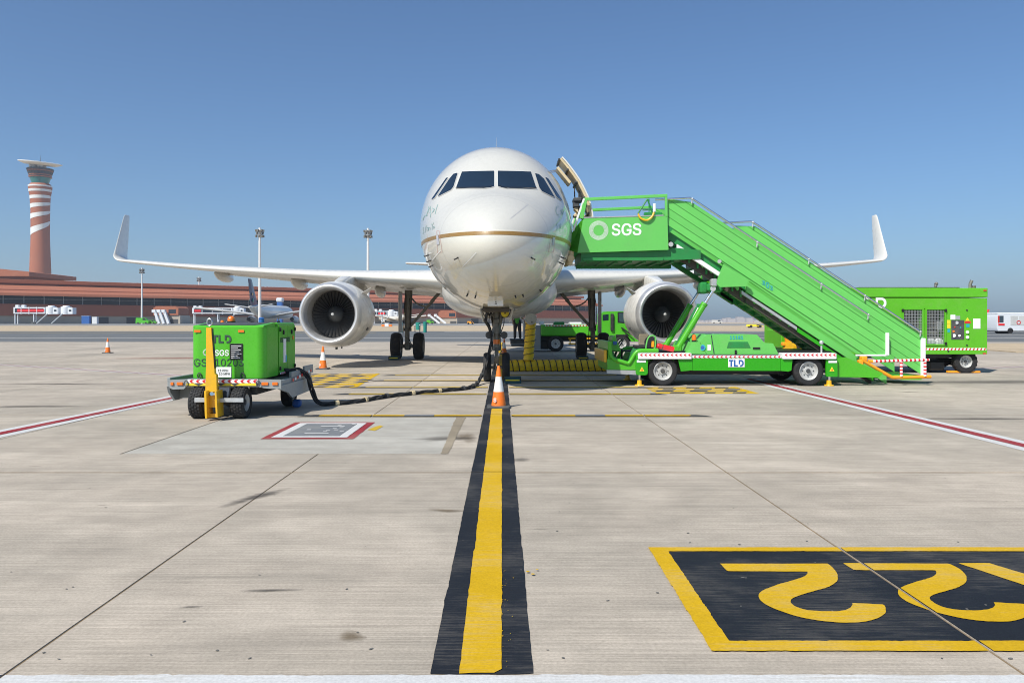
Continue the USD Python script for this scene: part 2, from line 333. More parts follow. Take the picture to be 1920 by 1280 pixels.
# ------------------------------------------------------------------ painted markings
joints = unary_union([LineString([(x, -5), (x, 60)]) for x in JX] + [LineString([(-30, y), (30, y)]) for y in JY] + [PIT.boundary]).buffer(.011).difference(PIT.buffer(-.03))
def rough(poly, amp=.006, step=.03, seed=1):
    r = np.random.default_rng(seed); out = []
    for q in polys(poly):
        rings = []
        for ring in [q.exterior, *q.interiors]:
            n = min(max(int(ring.length / step), 8), 1500); t = np.arange(n) / n * ring.length
            p = np.array([ring.interpolate(a).coords[0] for a in t]); p = p + (r.normal(0, amp, p.shape) + np.repeat(r.normal(0, amp, (n // 5 + 1, 2)), 5, 0)[:n]) * .42
            rings.append(p)
        g = Polygon(rings[0], rings[1:]); out.append(g if g.is_valid else g.buffer(0))
    return unary_union(out)
def sheet(poly, z, amp=.006, step=.03, cut=True, seed=1):
    g = rough(poly, amp, step, seed) if amp else poly
    return flat(g.difference(joints) if cut else g, z)
def lx(y): return -.112 - .0042 * (y - 3.54)
cl = T('centreline_marking', 'yellow lead-in line with black borders running up to the nose wheel', 'marking')
def lane(o0, o1, y0=3.545, y1=62):
    return Polygon([(lx(y) + o0, y) for y in (y0, 12, 30, y1)] + [(lx(y) + o1, y) for y in (y1, 30, 12, y0)])
cl.part('black_border', sheet(lane(-.228, .235), .004, .0035, .025), 'road_black', smooth=False)
cl.part('yellow_line', sheet(lane(-.098, .093), .008, .0035, .02, seed=2), 'road_yellow', smooth=False)
sp = [Point(lx(y) + .095 + abs(rng.normal(0, .028)), y).buffer(rng.uniform(.0015, .0045), 3) for y in rng.uniform(3.6, 5.0, 24)] + [Point(.14, 4.98).buffer(.012), Point(.17, 4.93).buffer(.012), Point(.2, 5.02).buffer(.009)]
cl.part('paint_speckle', flat(unary_union(sp), .0115), 'road_yellow', smooth=False, kind='stuff')

def chaikin(p, it=2):
    p = [np.array(q, float) for q in p]
    for _ in range(it):
        o = []
        for k in range(len(p)):
            a, b, c = p[k - 1], p[k], p[(k + 1) % len(p)]
            u, v = b - a, c - b; cs = u @ v / (np.linalg.norm(u) * np.linalg.norm(v) + 1e-9)
            if cs < .55: o.append(b)
            else: o += [b * .75 + a * .25, b * .75 + c * .25]
        p = o
    return p
def zg(pts): return [G(1200 + x / 2.6667, 1000 + y / 2.6667) for x, y in pts]
two_a = [(400,155),(940,155),(975,185),(990,215),(985,245),(950,270),(880,290),(800,312),(762,328),(748,345),(765,365),(810,383),(870,393),(960,395),(1020,390),(1055,378),(1065,362),(1062,352),(1220,360),(1232,380),(1225,405),(1190,430),(1120,448),(1030,452),(920,445),(800,425),(700,393),(630,362),(592,328),(595,305),(620,285),(680,262),(760,240),(820,222),(840,205),(838,195),(435,192)]
two_b = [(1015,152),(1545,155),(1600,180),(1632,215),(1635,245),(1605,268),(1540,290),(1480,305),(1450,318),(1450,335),(1480,360),(1530,378),(1600,388),(1680,390),(1740,385),(1778,370),(1778,358),(1770,348),(1935,358),(1960,385),(1950,410),(1910,432),(1850,445),(1750,446),(1640,435),(1530,412),(1430,385),(1345,350),(1300,325),(1286,300),(1300,275),(1350,255),(1430,232),(1480,215),(1482,195),(1475,188),(1070,187)]
leg = zg([(1590,152),(1745,152),(1920,205),(1920,262)])
leg = unary_union([Polygon(leg), Polygon([leg[3], leg[2], (3.56, 4.05), (3.36, 4.05)]), Polygon([(3.36, 4.05), (3.56, 4.05), (4.0, 5.16), (3.8, 5.16)]), sbox(3.2, 4.78, 3.8, 4.9)])
num = T('stand_number_marking', 'black painted panel with yellow border and large yellow characters upside down', 'marking')
outer = Polygon([(1.0, 5.53), (4.6, 5.53), (4.6, 3.786), (.987, 3.786)]); inner = Polygon([(1.118, 5.435), (4.47, 5.435), (4.47, 3.905), (1.105, 3.905)])
num.part('black_panel', sheet(inner.buffer(.02), .004, .002), 'road_black', smooth=False)
num.part('yellow_border', sheet(outer.difference(inner), .008, .003, .02), 'road_yellow', smooth=False)
for g in (Polygon(chaikin(zg(two_a))), Polygon(chaikin(zg(two_b))), leg):
    num.part('numeral', sheet(g.buffer(0), .008, .002, .02), 'road_yellow', smooth=False)
solo('stop_line', sheet(sbox(-6, 2.5, 6, 3.535), .004, .006, .03), 'road_white', 'broad white line crossing the very front of the stand', 'marking')

def boundary(pts, what, w=.26, rw=.09):
    t = T('boundary_line', what, 'marking', group=None); l = LineString(pts)
    t.part('white_line', sheet(l.buffer(w, cap_style=2), .004, .004, .1), 'road_white', smooth=False)
    t.part('red_line', sheet(l.buffer(rw, cap_style=2), .008, .004, .1), 'road_red', smooth=False)
boundary([(-7.35, 4.5), (-7.16, 11.2), (-6.95, 16.5), (-6.9, 21.8)], 'white line with red core running past the left of the ground power cart')
boundary([(6.55, 4.5), (6.63, 10.1), (6.72, 19.8), (6.75, 22)], 'white line with red core running to the right behind the stairs truck wheels')
boundary([(-6.9, 21.8), (-9.6, 23.4), (-19.5, 29.8), (-42, 44)], 'thin pale red and white line slanting away far left of the cart', .17, .05)
boundary([(6.75, 22), (12.6, 25.3), (18.5, 28.1), (42, 40)], 'thin pale red and white line slanting away at far right past the trailer', .17, .05)
for k, (y, x0, x1, w) in enumerate(((13.30, -3.25, 3.22, .095), (17.33, -3.55, 3.28, .10), (19.1, -3.5, 3.3, .11), (21.3, -3.4, 3.4, .12), (23.5, -3.4, 3.4, .13))):
    t = T('stop_bar', f'{("nearest", "second nearest", "third nearest", "fourth nearest", "farthest")[k]} of the thin yellow cross lines in front of the nose wheel', 'marking')
    tip = lambda x, s: Polygon([(x, y - w - .02), (x + s * .28, y - w - .02), (x, y + w + .02)])
    full = unary_union([sbox(x0, y - w - .02, x1, y + w + .02), tip(x1, 1), tip(x0, -1)])
    ln = sbox(x0 + .12, y - w + .01, x1 - .1, y + w - .03); gap = sbox(lx(y) - .25, y - .2, lx(y) + .25, y + .2)
    t.part('black_edge', sheet(full.difference(gap), .012, .003, .1), 'road_black_worn', smooth=False)
    t.part('yellow_bar', sheet(ln.difference(gap), .016, .003, .1), ('road_yellow', 'road_yellow_worn')[k > 0], smooth=False)
    if k == 0:
        for c in (-1.45, 1.42):
            t.part('worn_plate', sheet(sbox(c - .25, y - .13, c + .25, y + .1), .020, .004, .05), 'road_grey', smooth=False)
            t.part('dash_mark', flat(unary_union([sbox(c - .3 + .075 * j, y + .12, c - .3 + .075 * j + .05, y + .16) for j in range(9)]), .004), 'road_black', smooth=False)
def hatch(x0, x1, y0, y1, rows, sh, what, seed):
    t = T('hatched_box', what, 'marking'); r = np.random.default_rng(seed); ye, bl = [], []
    dy = (y1 - y0) / rows
    for k in range(rows):
        a = y0 + k * dy; x = x0 + r.uniform(0, .3); s = sh * (a - y0)
        ye.append(affinity.translate(sbox(x0, a + dy * .08, x1, a + dy * .80), s))
        while x < x1 - .3:
            w_ = r.uniform(.22, .42); bl.append(Polygon([(x + s, a + dy * .16), (x + w_ + s, a + dy * .16), (x + w_ + .1 + s, a + dy * .70), (x + .1 + s, a + dy * .70)])); x += w_ + r.uniform(.3, .45)
    t.part('yellow_rows', sheet(unary_union(ye + [Polygon([(x1 - .12, y0), (x1 + .02, y0), (x1 + .02 + sh * (y1 - y0), y1), (x1 - .12 + sh * (y1 - y0), y1)])]), .004, .004, .08), 'road_yellow', smooth=False)
    for g in bl: t.part('black_dash', flat(g, .008), 'road_black_worn', smooth=False)
hatch(-6.1, -3.62, 19.0, 24.3, 7, -.05, 'yellow and black hatched box beside the left of the power cable', 3)
hatch(3.35, 5.6, 17.45, 19.3, 4, .0, 'yellow and black hatched box under the front wheel of the stairs truck', 4)
pit = T('hydrant_cover', 'grey pit cover framed by a white band and a red band', 'cover')
a = sbox(-3.32, 10.68, -2.06, 12.47)
pit.part('red_frame', sheet(a.difference(a.buffer(-.11)), .004, .004, .05), 'road_red', smooth=False)
pit.part('white_frame', sheet(a.buffer(-.112).difference(a.buffer(-.24)), .008, .004, .05), 'road_white', smooth=False)
pit.part('cover_plate', b2((-3.08, 10.92, .001), (-2.30, 12.23, .012), .004), 'road_grey')
pit.part('painted_marks', flat(unary_union([sbox(-2.84, 11.12, -2.5, 11.19), sbox(-2.78, 11.86, -2.42, 11.93)] + [sbox(x, y_, x + .06, y_ + .06) for x, y_ in ((-2.6, 11.4), (-2.5, 11.48), (-2.55, 11.62), (-2.47, 11.72), (-2.62, 11.3), (-2.38, 11.3), (-2.56, 12.02), (-2.36, 12.1), (-2.9, 11.5))]), .016), 'road_white', smooth=False)
solo('painted_spot', sheet(Polygon([(-2.03, 11.6), (-1.9, 11.5), (-1.86, 12.0), (-1.93, 12.1)]), .004, .01, .03), 'road_yellow_worn', 'small faded yellow paint spot beside the red framed cover', 'marking')
solo('sealed_joint', sheet(Polygon([(-.78, 9.48), (-.69, 9.48), (-.66, 13.14), (-.82, 13.14)]), .004, .008, .05, False), 'stain_brown', 'sandy brown filled channel beside the centre line, short of the cone', 'marking')
def stain_mat(name, col):
    """A smear that thins out towards its rim (st.x runs from 0 at the centre to 1 at the rim)."""
    n = {"u": ("uvmap", {"attribute": "st"}), "x": ("separate_xyz", {}), "g": ("geometry", {}), "mp": ("mapping", {"scale": (2.5, 14.0, 1.0)}), "n": ("noise_texture", {"scale": 1.0, "detail": 7.0, "roughness": .7}),
         "a": ("math", {"math_type": "multiply_add", "value2": 1.6, "value3": -.8}), "s": ("math", {"math_type": "add"}), "f": ("map_range", {"from_min": 1.0, "from_max": .15, "to_min": 0.0, "to_max": .6, "clamp": True}),
         "d": ("diffuse_bsdf", {"color": tuple(col)}), "t": ("transparent_bsdf", {}), "m": ("mix_closure", {})}
    L = [("u.UV", "x.vector"), ("g.position", "mp.vector"), ("mp.vector", "n.vector"), ("n.fac", "a.value1"), ("x.x", "s.value1"), ("a.value", "s.value2"), ("s.value", "f.value"), ("f.result", "m.fac"), ("t.BSDF", "m.closure1"), ("d.BSDF", "m.closure2")]
    MAT[name] = usdkit.material(stage, '/World/Looks/' + name, n, L, surface="m.closure")
stain_mat('smear_grey', (.14, .13, .115)); stain_mat('smear_brown', (.17, .13, .085)); stain_mat('smear_black', (.055, .052, .05)); stain_mat('smear_red', (.24, .07, .06))
def stain(cx, cy, rx, ry, m, what, seed, rot=0.0):
    r = np.random.default_rng(seed); N = 64; t = np.arange(N) / N * 2 * np.pi
    k = 1 + .22 * np.sin(2 * t + seed) + .12 * np.sin(3 * t + 2 * seed) + r.normal(0, .03, N); vs, fs, us = [(0, 0)], [], [(0, 0)]
    for j, q in enumerate((.25, .5, .75, 1.0)):
        for e in range(N): vs.append((rx * q * k[e] * math.cos(t[e]), ry * q * k[e] * math.sin(t[e]))); us.append((q, 0))
    for e in range(N):
        f = (e + 1) % N; fs.append((0, 1 + e, 1 + f))
        for j in range(3): a, b, c, d = 1 + j * N + e, 1 + j * N + f, 1 + (j + 1) * N + f, 1 + (j + 1) * N + e; fs += [(a, d, c), (a, c, b)]
    v = np.array(vs); c_, s_ = math.cos(rot), math.sin(rot); v = np.c_[cx + v[:, 0] * c_ - v[:, 1] * s_, cy + v[:, 0] * s_ + v[:, 1] * c_, np.full(len(v), .0035)]
    g = usdkit.mesh(stage, numbered('/World/ground_stain'), (v, np.array(fs)), MAT[m], smooth=False, uv=np.array(us, float)); tag(g.GetPrim(), what, 'stain')
for k, (x, y, a, b, m, what, rot) in enumerate(((835, 822, .38, .30, 'smear_grey', 'grey damp stain left of the brown channel', 0), (873, 820, .16, .55, 'smear_brown', 'brown damp stain between the brown channel and the centre line', 0),
        (836, 957, .16, .07, 'smear_brown', 'narrow brown smear just left of the centre line', 0), (658, 1193, .085, .07, 'smear_brown', 'small brown smudge in the left foreground', 0), (975, 862, .16, .12, 'smear_grey', 'small grey smudge right of the centre line', 0),
        (478, 932, .10, .42, 'smear_black', 'dark spot on the slab joint at the left', -.35), (60, 762, .9, .22, 'smear_black', 'upper dark tyre smear at the far left', 0), (110, 720, 1.4, .25, 'smear_black', 'long dark tyre smear left of the cart', 0),
        (1830, 785, 1.3, .15, 'smear_black', 'long dark tyre mark crossing behind the red and white line', .03), (1640, 752, .4, .08, 'smear_black', 'short dark tyre mark behind the red and white line', 0), (1705, 735, .35, .06, 'smear_black', 'tiny dark tyre mark below the stairs foot', 0),
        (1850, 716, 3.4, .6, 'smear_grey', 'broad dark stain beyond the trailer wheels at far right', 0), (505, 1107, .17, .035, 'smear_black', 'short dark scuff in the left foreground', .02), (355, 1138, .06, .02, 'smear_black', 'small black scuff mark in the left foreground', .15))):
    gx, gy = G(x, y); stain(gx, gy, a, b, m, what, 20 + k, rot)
stain(-13.5, 34.7, 4.2, .8, 'smear_red', 'faded red oval patch of paint right of the far left cone', 51)
r2 = np.random.default_rng(5); spk = []
for k in range(90):
    y = 3.7 + 9 * r2.random() ** 1.6; x = r2.uniform(-.8, .8) * y * .8; spk.append(affinity.rotate(affinity.scale(Point(x, y).buffer(1, 3), r2.uniform(.003, .014), r2.uniform(.003, .010)), r2.uniform(0, 90)))
solo('grit', flat(unary_union(spk), .0042), 'rubber_streak', 'tiny dark specks of grit scattered over the foreground concrete', 'grit', kind='stuff', smooth=False)
# ------------------------------------------------------------------ the airliner
from scipy.interpolate import PchipInterpolator as PC
X0, YN = -.24, 16.05
tb = np.array([  # s, half width, height of the widest line, top, bottom
 (0, 0, 3.22, 3.22, 3.22), (.03, .20, 3.22, 3.41, 3.04), (.1, .37, 3.23, 3.57, 2.90), (.3, .65, 3.27, 3.81, 2.69), (.6, .91, 3.33, 4.05, 2.51), (1.0, 1.16, 3.42, 4.30, 2.35), (1.5, 1.39, 3.54, 4.57, 2.21),
 (1.8, 1.50, 3.61, 4.79, 2.15), (2.1, 1.60, 3.67, 5.05, 2.10), (2.4, 1.68, 3.73, 5.31, 2.06), (2.8, 1.77, 3.80, 5.61, 2.01), (3.2, 1.84, 3.85, 5.82, 1.97), (3.7, 1.90, 3.89, 5.95, 1.93), (4.3, 1.945, 3.92, 6.01, 1.895),
 (5.2, 1.972, 3.94, 6.03, 1.87), (6.5, 1.975, 3.95, 6.03, 1.86), (23.5, 1.975, 3.95, 6.03, 1.86), (26, 1.92, 4.0, 6.03, 2.05), (29, 1.62, 4.25, 6.02, 2.75), (32, 1.18, 4.6, 5.95, 3.6), (35, .68, 4.9, 5.75, 4.3), (37, .32, 5.05, 5.45, 4.78), (37.5, .16, 5.08, 5.3, 4.92)])
_q = np.sqrt(tb[:, 0]); FW, FZ, FT, FB = (PC(_q, tb[:, k]) for k in (1, 2, 3, 4))
SMAX = 37.5
def fuse_f(x, s, z):
    q = np.sqrt(np.clip(s, 0, SMAX)); w = np.maximum(FW(q), 1e-4); zw = FZ(q); h = np.where(z > zw, FT(q) - zw, zw - FB(q))
    return (x / w) ** 2 + ((z - zw) / np.maximum(h, 1e-4)) ** 2 - 1 + (s < 0) * 10
def fuse_n(x, s, z, e=.004):
    n = np.stack([fuse_f(x + e, s, z) - fuse_f(x - e, s, z), fuse_f(x, s + e, z) - fuse_f(x, np.maximum(s - e, 1e-5), z), fuse_f(x, s, z + e) - fuse_f(x, s, z - e)], -1)
    return n / np.maximum(np.linalg.norm(n, axis=-1, keepdims=True), 1e-9)
def skin_px(p):
    """Photo pixels -> points (x, s, z) on the fuselage skin."""
    p = np.asarray(p, float).reshape(-1, 2).copy(); out = np.full((len(p), 3), np.nan)
    for _ in range(60):
        todo = np.isnan(out[:, 0])
        if not todo.any(): break
        a, b = (p[todo, 0] - CX) / F, (CY - p[todo, 1]) / F
        Y = np.arange(YN, YN + 12, .04)[None]; f = fuse_f(a[:, None] * Y - X0, Y - YN, H + b[:, None] * Y) < 0
        hit = f.any(1); k = f.argmax(1); hi = Y[0, k]; lo = hi - .04
        for _ in range(22):
            mid = (hi + lo) / 2; ins = fuse_f(a * mid - X0, mid - YN, H + b * mid) < 0; hi = np.where(ins, mid, hi); lo = np.where(ins, lo, mid)
        r = np.stack([a * hi - X0, hi - YN, H + b * hi], -1); r[~hit] = np.nan; out[todo] = r
        p[todo] += (np.array([931, 440]) - p[todo]) * .012
    return out
def onskin(q, off):
    n = fuse_n(q[:, 0], q[:, 1], q[:, 2]); q = q + n * off
    return np.stack([q[:, 0] + X0, q[:, 1] + YN, q[:, 2]], -1)
def patch_px(poly, off, mx=5.0):
    out = []
    for g in polys(poly if hasattr(poly, 'geom_type') else Polygon(poly)):
        v, f = trimesh.creation.triangulate_polygon(g, engine='earcut'); v = np.c_[v, np.zeros(len(v))]
        v, f = trimesh.remesh.subdivide_to_size(v, f, mx, max_iter=12)
        m = trimesh.Trimesh(v, f); m.merge_vertices()
        out.append(raw(onskin(skin_px(np.asarray(m.vertices)[:, :2]), off), m.faces))
    return cat_mesh(out)
def skin_sz(s, z, side, off):
    s, z = np.broadcast_arrays(np.asarray(s, float), np.asarray(z, float)); q = np.sqrt(s); zw = FZ(q); h = np.where(z > zw, FT(q) - zw, zw - FB(q))
    x = side * FW(q) * np.sqrt(np.clip(1 - ((z - zw) / h) ** 2, 0, 1))
    sh = s.shape; p = onskin(np.stack([x.ravel(), s.ravel(), z.ravel()], -1), off); return p.reshape(*sh, 3)
def grid_mesh(P3):
    m, n = P3.shape[:2]; i = (np.arange(m - 1)[:, None] * n + np.arange(n - 1)).ravel()
    return raw(P3.reshape(-1, 3), np.concatenate([np.c_[i, i + 1, i + n + 1], np.c_[i, i + n + 1, i + n]]))

# skin paint: two whites split at the stripe, the lower yellowed to paint in ground bounce, faint panel seams, soft dust streaks
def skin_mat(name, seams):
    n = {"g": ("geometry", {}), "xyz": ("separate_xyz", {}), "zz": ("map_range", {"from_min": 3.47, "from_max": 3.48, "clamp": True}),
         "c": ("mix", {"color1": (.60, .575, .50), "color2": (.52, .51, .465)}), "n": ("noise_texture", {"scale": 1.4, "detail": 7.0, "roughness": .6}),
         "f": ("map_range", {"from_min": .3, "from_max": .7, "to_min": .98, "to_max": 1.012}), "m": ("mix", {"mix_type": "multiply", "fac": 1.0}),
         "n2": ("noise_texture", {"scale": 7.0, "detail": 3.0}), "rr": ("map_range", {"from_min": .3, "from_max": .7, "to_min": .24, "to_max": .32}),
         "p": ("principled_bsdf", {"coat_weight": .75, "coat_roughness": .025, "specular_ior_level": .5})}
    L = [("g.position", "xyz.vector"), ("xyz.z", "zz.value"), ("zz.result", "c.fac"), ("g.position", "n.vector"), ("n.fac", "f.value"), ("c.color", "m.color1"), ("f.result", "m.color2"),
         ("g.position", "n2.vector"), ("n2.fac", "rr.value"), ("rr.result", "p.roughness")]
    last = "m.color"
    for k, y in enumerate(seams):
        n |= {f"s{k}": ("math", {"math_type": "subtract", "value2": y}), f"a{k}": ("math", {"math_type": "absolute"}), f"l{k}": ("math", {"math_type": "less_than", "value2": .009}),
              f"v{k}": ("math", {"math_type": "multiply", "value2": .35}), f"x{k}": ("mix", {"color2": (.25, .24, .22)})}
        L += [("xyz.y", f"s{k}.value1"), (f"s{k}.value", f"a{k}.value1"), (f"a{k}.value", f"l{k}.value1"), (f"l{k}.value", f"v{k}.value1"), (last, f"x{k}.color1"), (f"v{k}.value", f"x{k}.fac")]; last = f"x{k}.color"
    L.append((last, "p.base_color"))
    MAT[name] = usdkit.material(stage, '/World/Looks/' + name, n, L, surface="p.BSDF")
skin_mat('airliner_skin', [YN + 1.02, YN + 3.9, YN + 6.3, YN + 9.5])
M('nacelle_white', (.68, .665, .62), .32, coat=.3, var=.015, scale=.5)
M('airliner_white', (.61, .595, .545), .3, coat=.3, var=.03, scale=.5, dirt=(.5, .47, .40), dirt_amt=.10)
M('wing_grey', (.52, .52, .50), .38, coat=.1, var=.06, scale=.8, dirt=(.35, .33, .28), dirt_amt=.3)
M('gold_stripe', (.26, .15, .04), .35, coat=.2, var=.05)
M('lip_metal', (.64, .64, .64), .42, metal=.7, var=.02, scale=.5)
M('duct_grey', (.30, .29, .27), .45, var=.06)
M('fan_metal', (.16, .155, .15), .38, metal=.6, var=.12)
M('gear_metal', (.20, .19, .165), .5, metal=.3, var=.2, scale=5, dirt=(.06, .05, .04), dirt_amt=.5)
M('gear_white', (.50, .49, .46), .45, var=.1, dirt=(.12, .10, .08), dirt_amt=.5)
M('tyre', (.014, .014, .015), .8, var=.3, scale=5, dirt=(.09, .08, .065), dirt_amt=.35)
M('cream_primer', (.58, .47, .28), .5, var=.12, scale=5)
M('script_green', (.22, .33, .32), .5, var=.05)
M('faint_red', (.60, .32, .28), .5, var=.05)
M('strip_grey', (.42, .42, .46), .4, var=.05)
M('window_seal', (.50, .49, .47), .4, var=.06)
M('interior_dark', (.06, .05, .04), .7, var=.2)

def tyre_parts(t, c, R, wd, rim_r, tyre_mat='tyre', rim_mat='rim_grey', name='wheel', hub=True, treads=0, axis=(1, 0, 0), shoulder=.72):
    """A wheel part with rim and hub; c is its centre, axis the axle direction."""
    a = wd / 2; prof = [(-a * .55, rim_r), (-a * .9, rim_r * 1.06), (-a, (R + rim_r) / 2 * .98), (-a * .97, R * .9), (-a * shoulder, R * .98), (-a * .4, R), (0, R * 1.003), (a * .4, R), (a * shoulder, R * .98), (a * .97, R * .9), (a, (R + rim_r) / 2 * .98), (a * .9, rim_r * 1.06), (a * .55, rim_r)]
    m = [lathe(prof, c, axis, 44)]
    if treads:
        u, w, d = frame(axis)
        for k in range(treads):
            for j, off in enumerate((-.6, -.2, .2, .6)):
                th = (k + .5 * (j % 2)) / treads * 2 * np.pi; rd = np.cos(th) * u + np.sin(th) * w; tg = np.cross(d, rd)
                m.append(bx((wd * .17, 2 * np.pi * R / treads * .62, .022), np.array(c) + rd * (R * (.996 if abs(off) < .5 else .985)) + d * off * a, .004, np.stack([d, tg, rd], 1)))
    w_ = t.part(name, m, tyre_mat)
    for sgn in (1, -1):
        d = np.array(axis, float) * sgn
        rp = [(a * .55, rim_r * 1.0), (a * .8, rim_r * 1.04), (a * .86, rim_r * .98), (a * .7, rim_r * .88), (a * .35, rim_r * .80), (a * .30, rim_r * .45), (a * .5, rim_r * .40), (a * .52, 0.001)]
        t.part('rim', lathe(rp, c, d, 36), rim_mat, w_)
        if hub:
            u, w, dd = frame(d); nuts = [cyl(np.array(c) + dd * a * .28 + (np.cos(q) * u + np.sin(q) * w) * rim_r * .60, np.array(c) + dd * a * .42 + (np.cos(q) * u + np.sin(q) * w) * rim_r * .60, rim_r * .07, n=6) for q in np.arange(8) / 8 * 2 * np.pi]
            t.part('hub', nuts + [cyl(np.array(c) + dd * a * .4, np.array(c) + dd * a * .72, rim_r * .27, rim_r * .22, 14)], 'dark_grey', w_)
    return w_

ac = T('airliner', 'white twin-engine airliner with gold stripe, parked nose-on on the yellow line', 'airliner', (X0, 21.12, 0))
ss = np.r_[np.linspace(0.004, 1, 34) ** 2 * 1.6, np.linspace(1.7, 6.5, 60), np.linspace(7, 23.5, 12), np.linspace(24.2, 37.5, 28)]
th = np.linspace(0, 2 * np.pi, 97)[:-1]
q = np.sqrt(ss)[:, None]; sn = np.sin(th)[None]
zz = FZ(q) + np.where(sn > 0, FT(q) - FZ(q), FZ(q) - FB(q)) * sn
rings = np.stack([X0 + FW(q) * np.cos(th)[None], np.broadcast_to(YN + ss[:, None], zz.shape), zz], -1)
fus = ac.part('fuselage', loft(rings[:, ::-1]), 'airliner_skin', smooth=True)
# cockpit windows
def zc(pts): return Polygon([(770 + x / 5.3333, 240 + y / 5.3333) for x, y in pts])
wins = [[(515,440),(833,432),(833,588),(800,598),(745,602),(455,603)], [(873,432),(1200,440),(1255,605),(1000,602),(905,597),(873,586)],
        [(472,452),(430,462),(388,512),(268,692),(405,622),(430,590)], [(385,487),(355,505),(200,728),(240,703)],
        [(1240,455),(1280,466),(1330,510),(1440,698),(1310,635),(1285,600)], [(1335,487),(1375,510),(1522,738),(1455,690)]]
for k, w in enumerate(wins):
    g = zc(w).buffer(-.9).buffer(.9)
    fr = ac.part('cockpit_window', patch_px(g.buffer(1.0), .008, 3), 'window_seal', fus, smooth=True)
    ac.part('cockpit_pane', patch_px(g, .013, 3), 'glass_dark', fus, smooth=True)
for pts in ([(456,606),(600,603),(720,604),(745,600)], [(720,606),(790,596),(815,585)], [(1255,608),(1100,604),(960,604),(930,598)], [(960,606),(900,592),(880,580)]):
    ac.part('wiper', patch_px(LineString([(770 + x / 5.3333, 240 + y / 5.3333) for x, y in pts]).buffer(.45), .03, 3), 'black_paint', fus, smooth=True)
# gold stripe: rises slightly aft, wraps round the nose
def stripe(z0, z1, off, s_end=33):
    rows = []
    for k, z in enumerate(np.linspace(z0, z1, 4)):
        lo, hi = 1e-4, 3.0
        for _ in range(40):
            mid = (lo + hi) / 2
            if FT(math.sqrt(mid)) > z: hi = mid
            else: lo = mid
        t = np.linspace(0, 1, 80); s = hi * 1.0005 + (t ** 2.6) * (s_end - hi); zs = z + .16 * (1 - np.exp(-s / 4.0))
        x = FW(np.sqrt(s)) * np.sqrt(np.clip(1 - ((zs - FZ(np.sqrt(s))) / np.where(zs > FZ(np.sqrt(s)), FT(np.sqrt(s)) - FZ(np.sqrt(s)), FZ(np.sqrt(s)) - FB(np.sqrt(s)))) ** 2, 0, 1)); x[0] = 0
        p = np.stack([np.r_[-x[::-1], x[1:]], np.r_[s[::-1], s[1:]], np.r_[zs[::-1], zs[1:]]], -1); rows.append(onskin(p, off))
    return grid_mesh(np.array(rows))
ac.part('gold_stripe', stripe(3.355, 3.435, .004), 'gold_stripe', fus, smooth=True)
# doorway on the left side of the aircraft, behind the raised door
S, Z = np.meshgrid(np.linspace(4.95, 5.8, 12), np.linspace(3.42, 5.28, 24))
ac.part('doorway', grid_mesh(skin_sz(S, Z, 1, .004)), 'interior_dark', fus, smooth=True)  # dark sheet laid on the skin, paints in the unlit interior
for (s0, s1, z0, z1) in ((4.87, 4.95, 3.34, 5.36), (5.8, 5.88, 3.34, 5.36), (4.95, 5.8, 5.28, 5.36), (4.95, 5.8, 3.34, 3.42)):
    S, Z = np.meshgrid(np.linspace(s0, s1, 4), np.linspace(z0, z1, 16)); ac.part('door_frame', grid_mesh(skin_sz(S, Z, 1, .012)), 'steel', fus, smooth=True)
for side in (-1, 1):
    for k in range(30):
        S, Z = np.meshgrid(np.linspace(7.2 + k * .53, 7.2 + k * .53 + .23, 3), np.linspace(4.42, 4.75, 5))
        if not (13 < 7.2 + k * .53 < 13.3): ac.part('cabin_window', grid_mesh(skin_sz(S, Z, side, .005)), 'glass_dark', fus, smooth=True)
# script lettering and sensor plates on the nose
def zs(pts, ox, oy, sc): return [(ox + x / sc, oy + y / sc) for x, y in pts]
strokes = [[(350,120),(325,190),(308,265)], [(200,150),(205,190),(195,230),(215,250)], [(235,150),(228,210),(240,262),(230,318)], [(300,190),(280,210),(262,245),(275,230)], [(290,220),(262,240)], [(185,285),(160,300),(140,290)], [(140,305),(120,330),(110,370),(120,350)], [(215,170),(180,250),(170,285)], [(265,175),(300,190)]]
ac.part('script_mark', patch_px(unary_union([LineString(zs(s_, 780, 370, 8.5375)).buffer(.55) for s_ in strokes]), .006, 3), 'script_green', fus, smooth=True)
strokes = [[(125,480),(112,500),(120,530),(128,560),(112,585)], [(150,470),(155,560)], [(170,450),(178,540)], [(178,490),(195,480),(198,535)], [(205,480),(205,530)], [(212,490),(225,480),(228,525)], [(243,420),(262,455),(285,405)], [(262,455),(258,520)], [(272,470),(285,465),(280,500),(270,495)], [(292,460),(300,470),(300,495),(292,480)]]
ac.part('script_mark', patch_px(unary_union([LineString(zs(s_, 780, 370, 8.5375)).buffer(.30) for s_ in strokes]), .006, 3), 'script_green', fus, smooth=True)
strokes = [[(240,150),(205,165),(195,230),(215,290),(245,310),(255,290)], [(290,210),(300,250),(290,290)], [(320,210),(330,250),(310,300)], [(275,240),(300,225)]]
ac.part('script_mark', patch_px(unary_union([LineString(zs(s_, 1020, 370, 9.143)).buffer(.5) for s_ in strokes]), .006, 3), 'script_green', fus, smooth=True)
strokes = [[(230,440),(212,470),(225,500),(225,540),(212,560)], [(260,460),(262,540)], [(285,450),(285,530)], [(250,480),(275,480)]]
ac.part('script_mark', patch_px(unary_union([LineString(zs(s_, 1020, 370, 9.143)).buffer(.32) for s_ in strokes]), .006, 3), 'script_green', fus, smooth=True)
for a_, b_ in (((868, 499.5), (893, 473.5)), ((811, 487), (826, 470))): ac.part('diverter_strip', patch_px(LineString([a_, b_]).buffer(.55), .008, 3), 'label_white', fus, smooth=True)
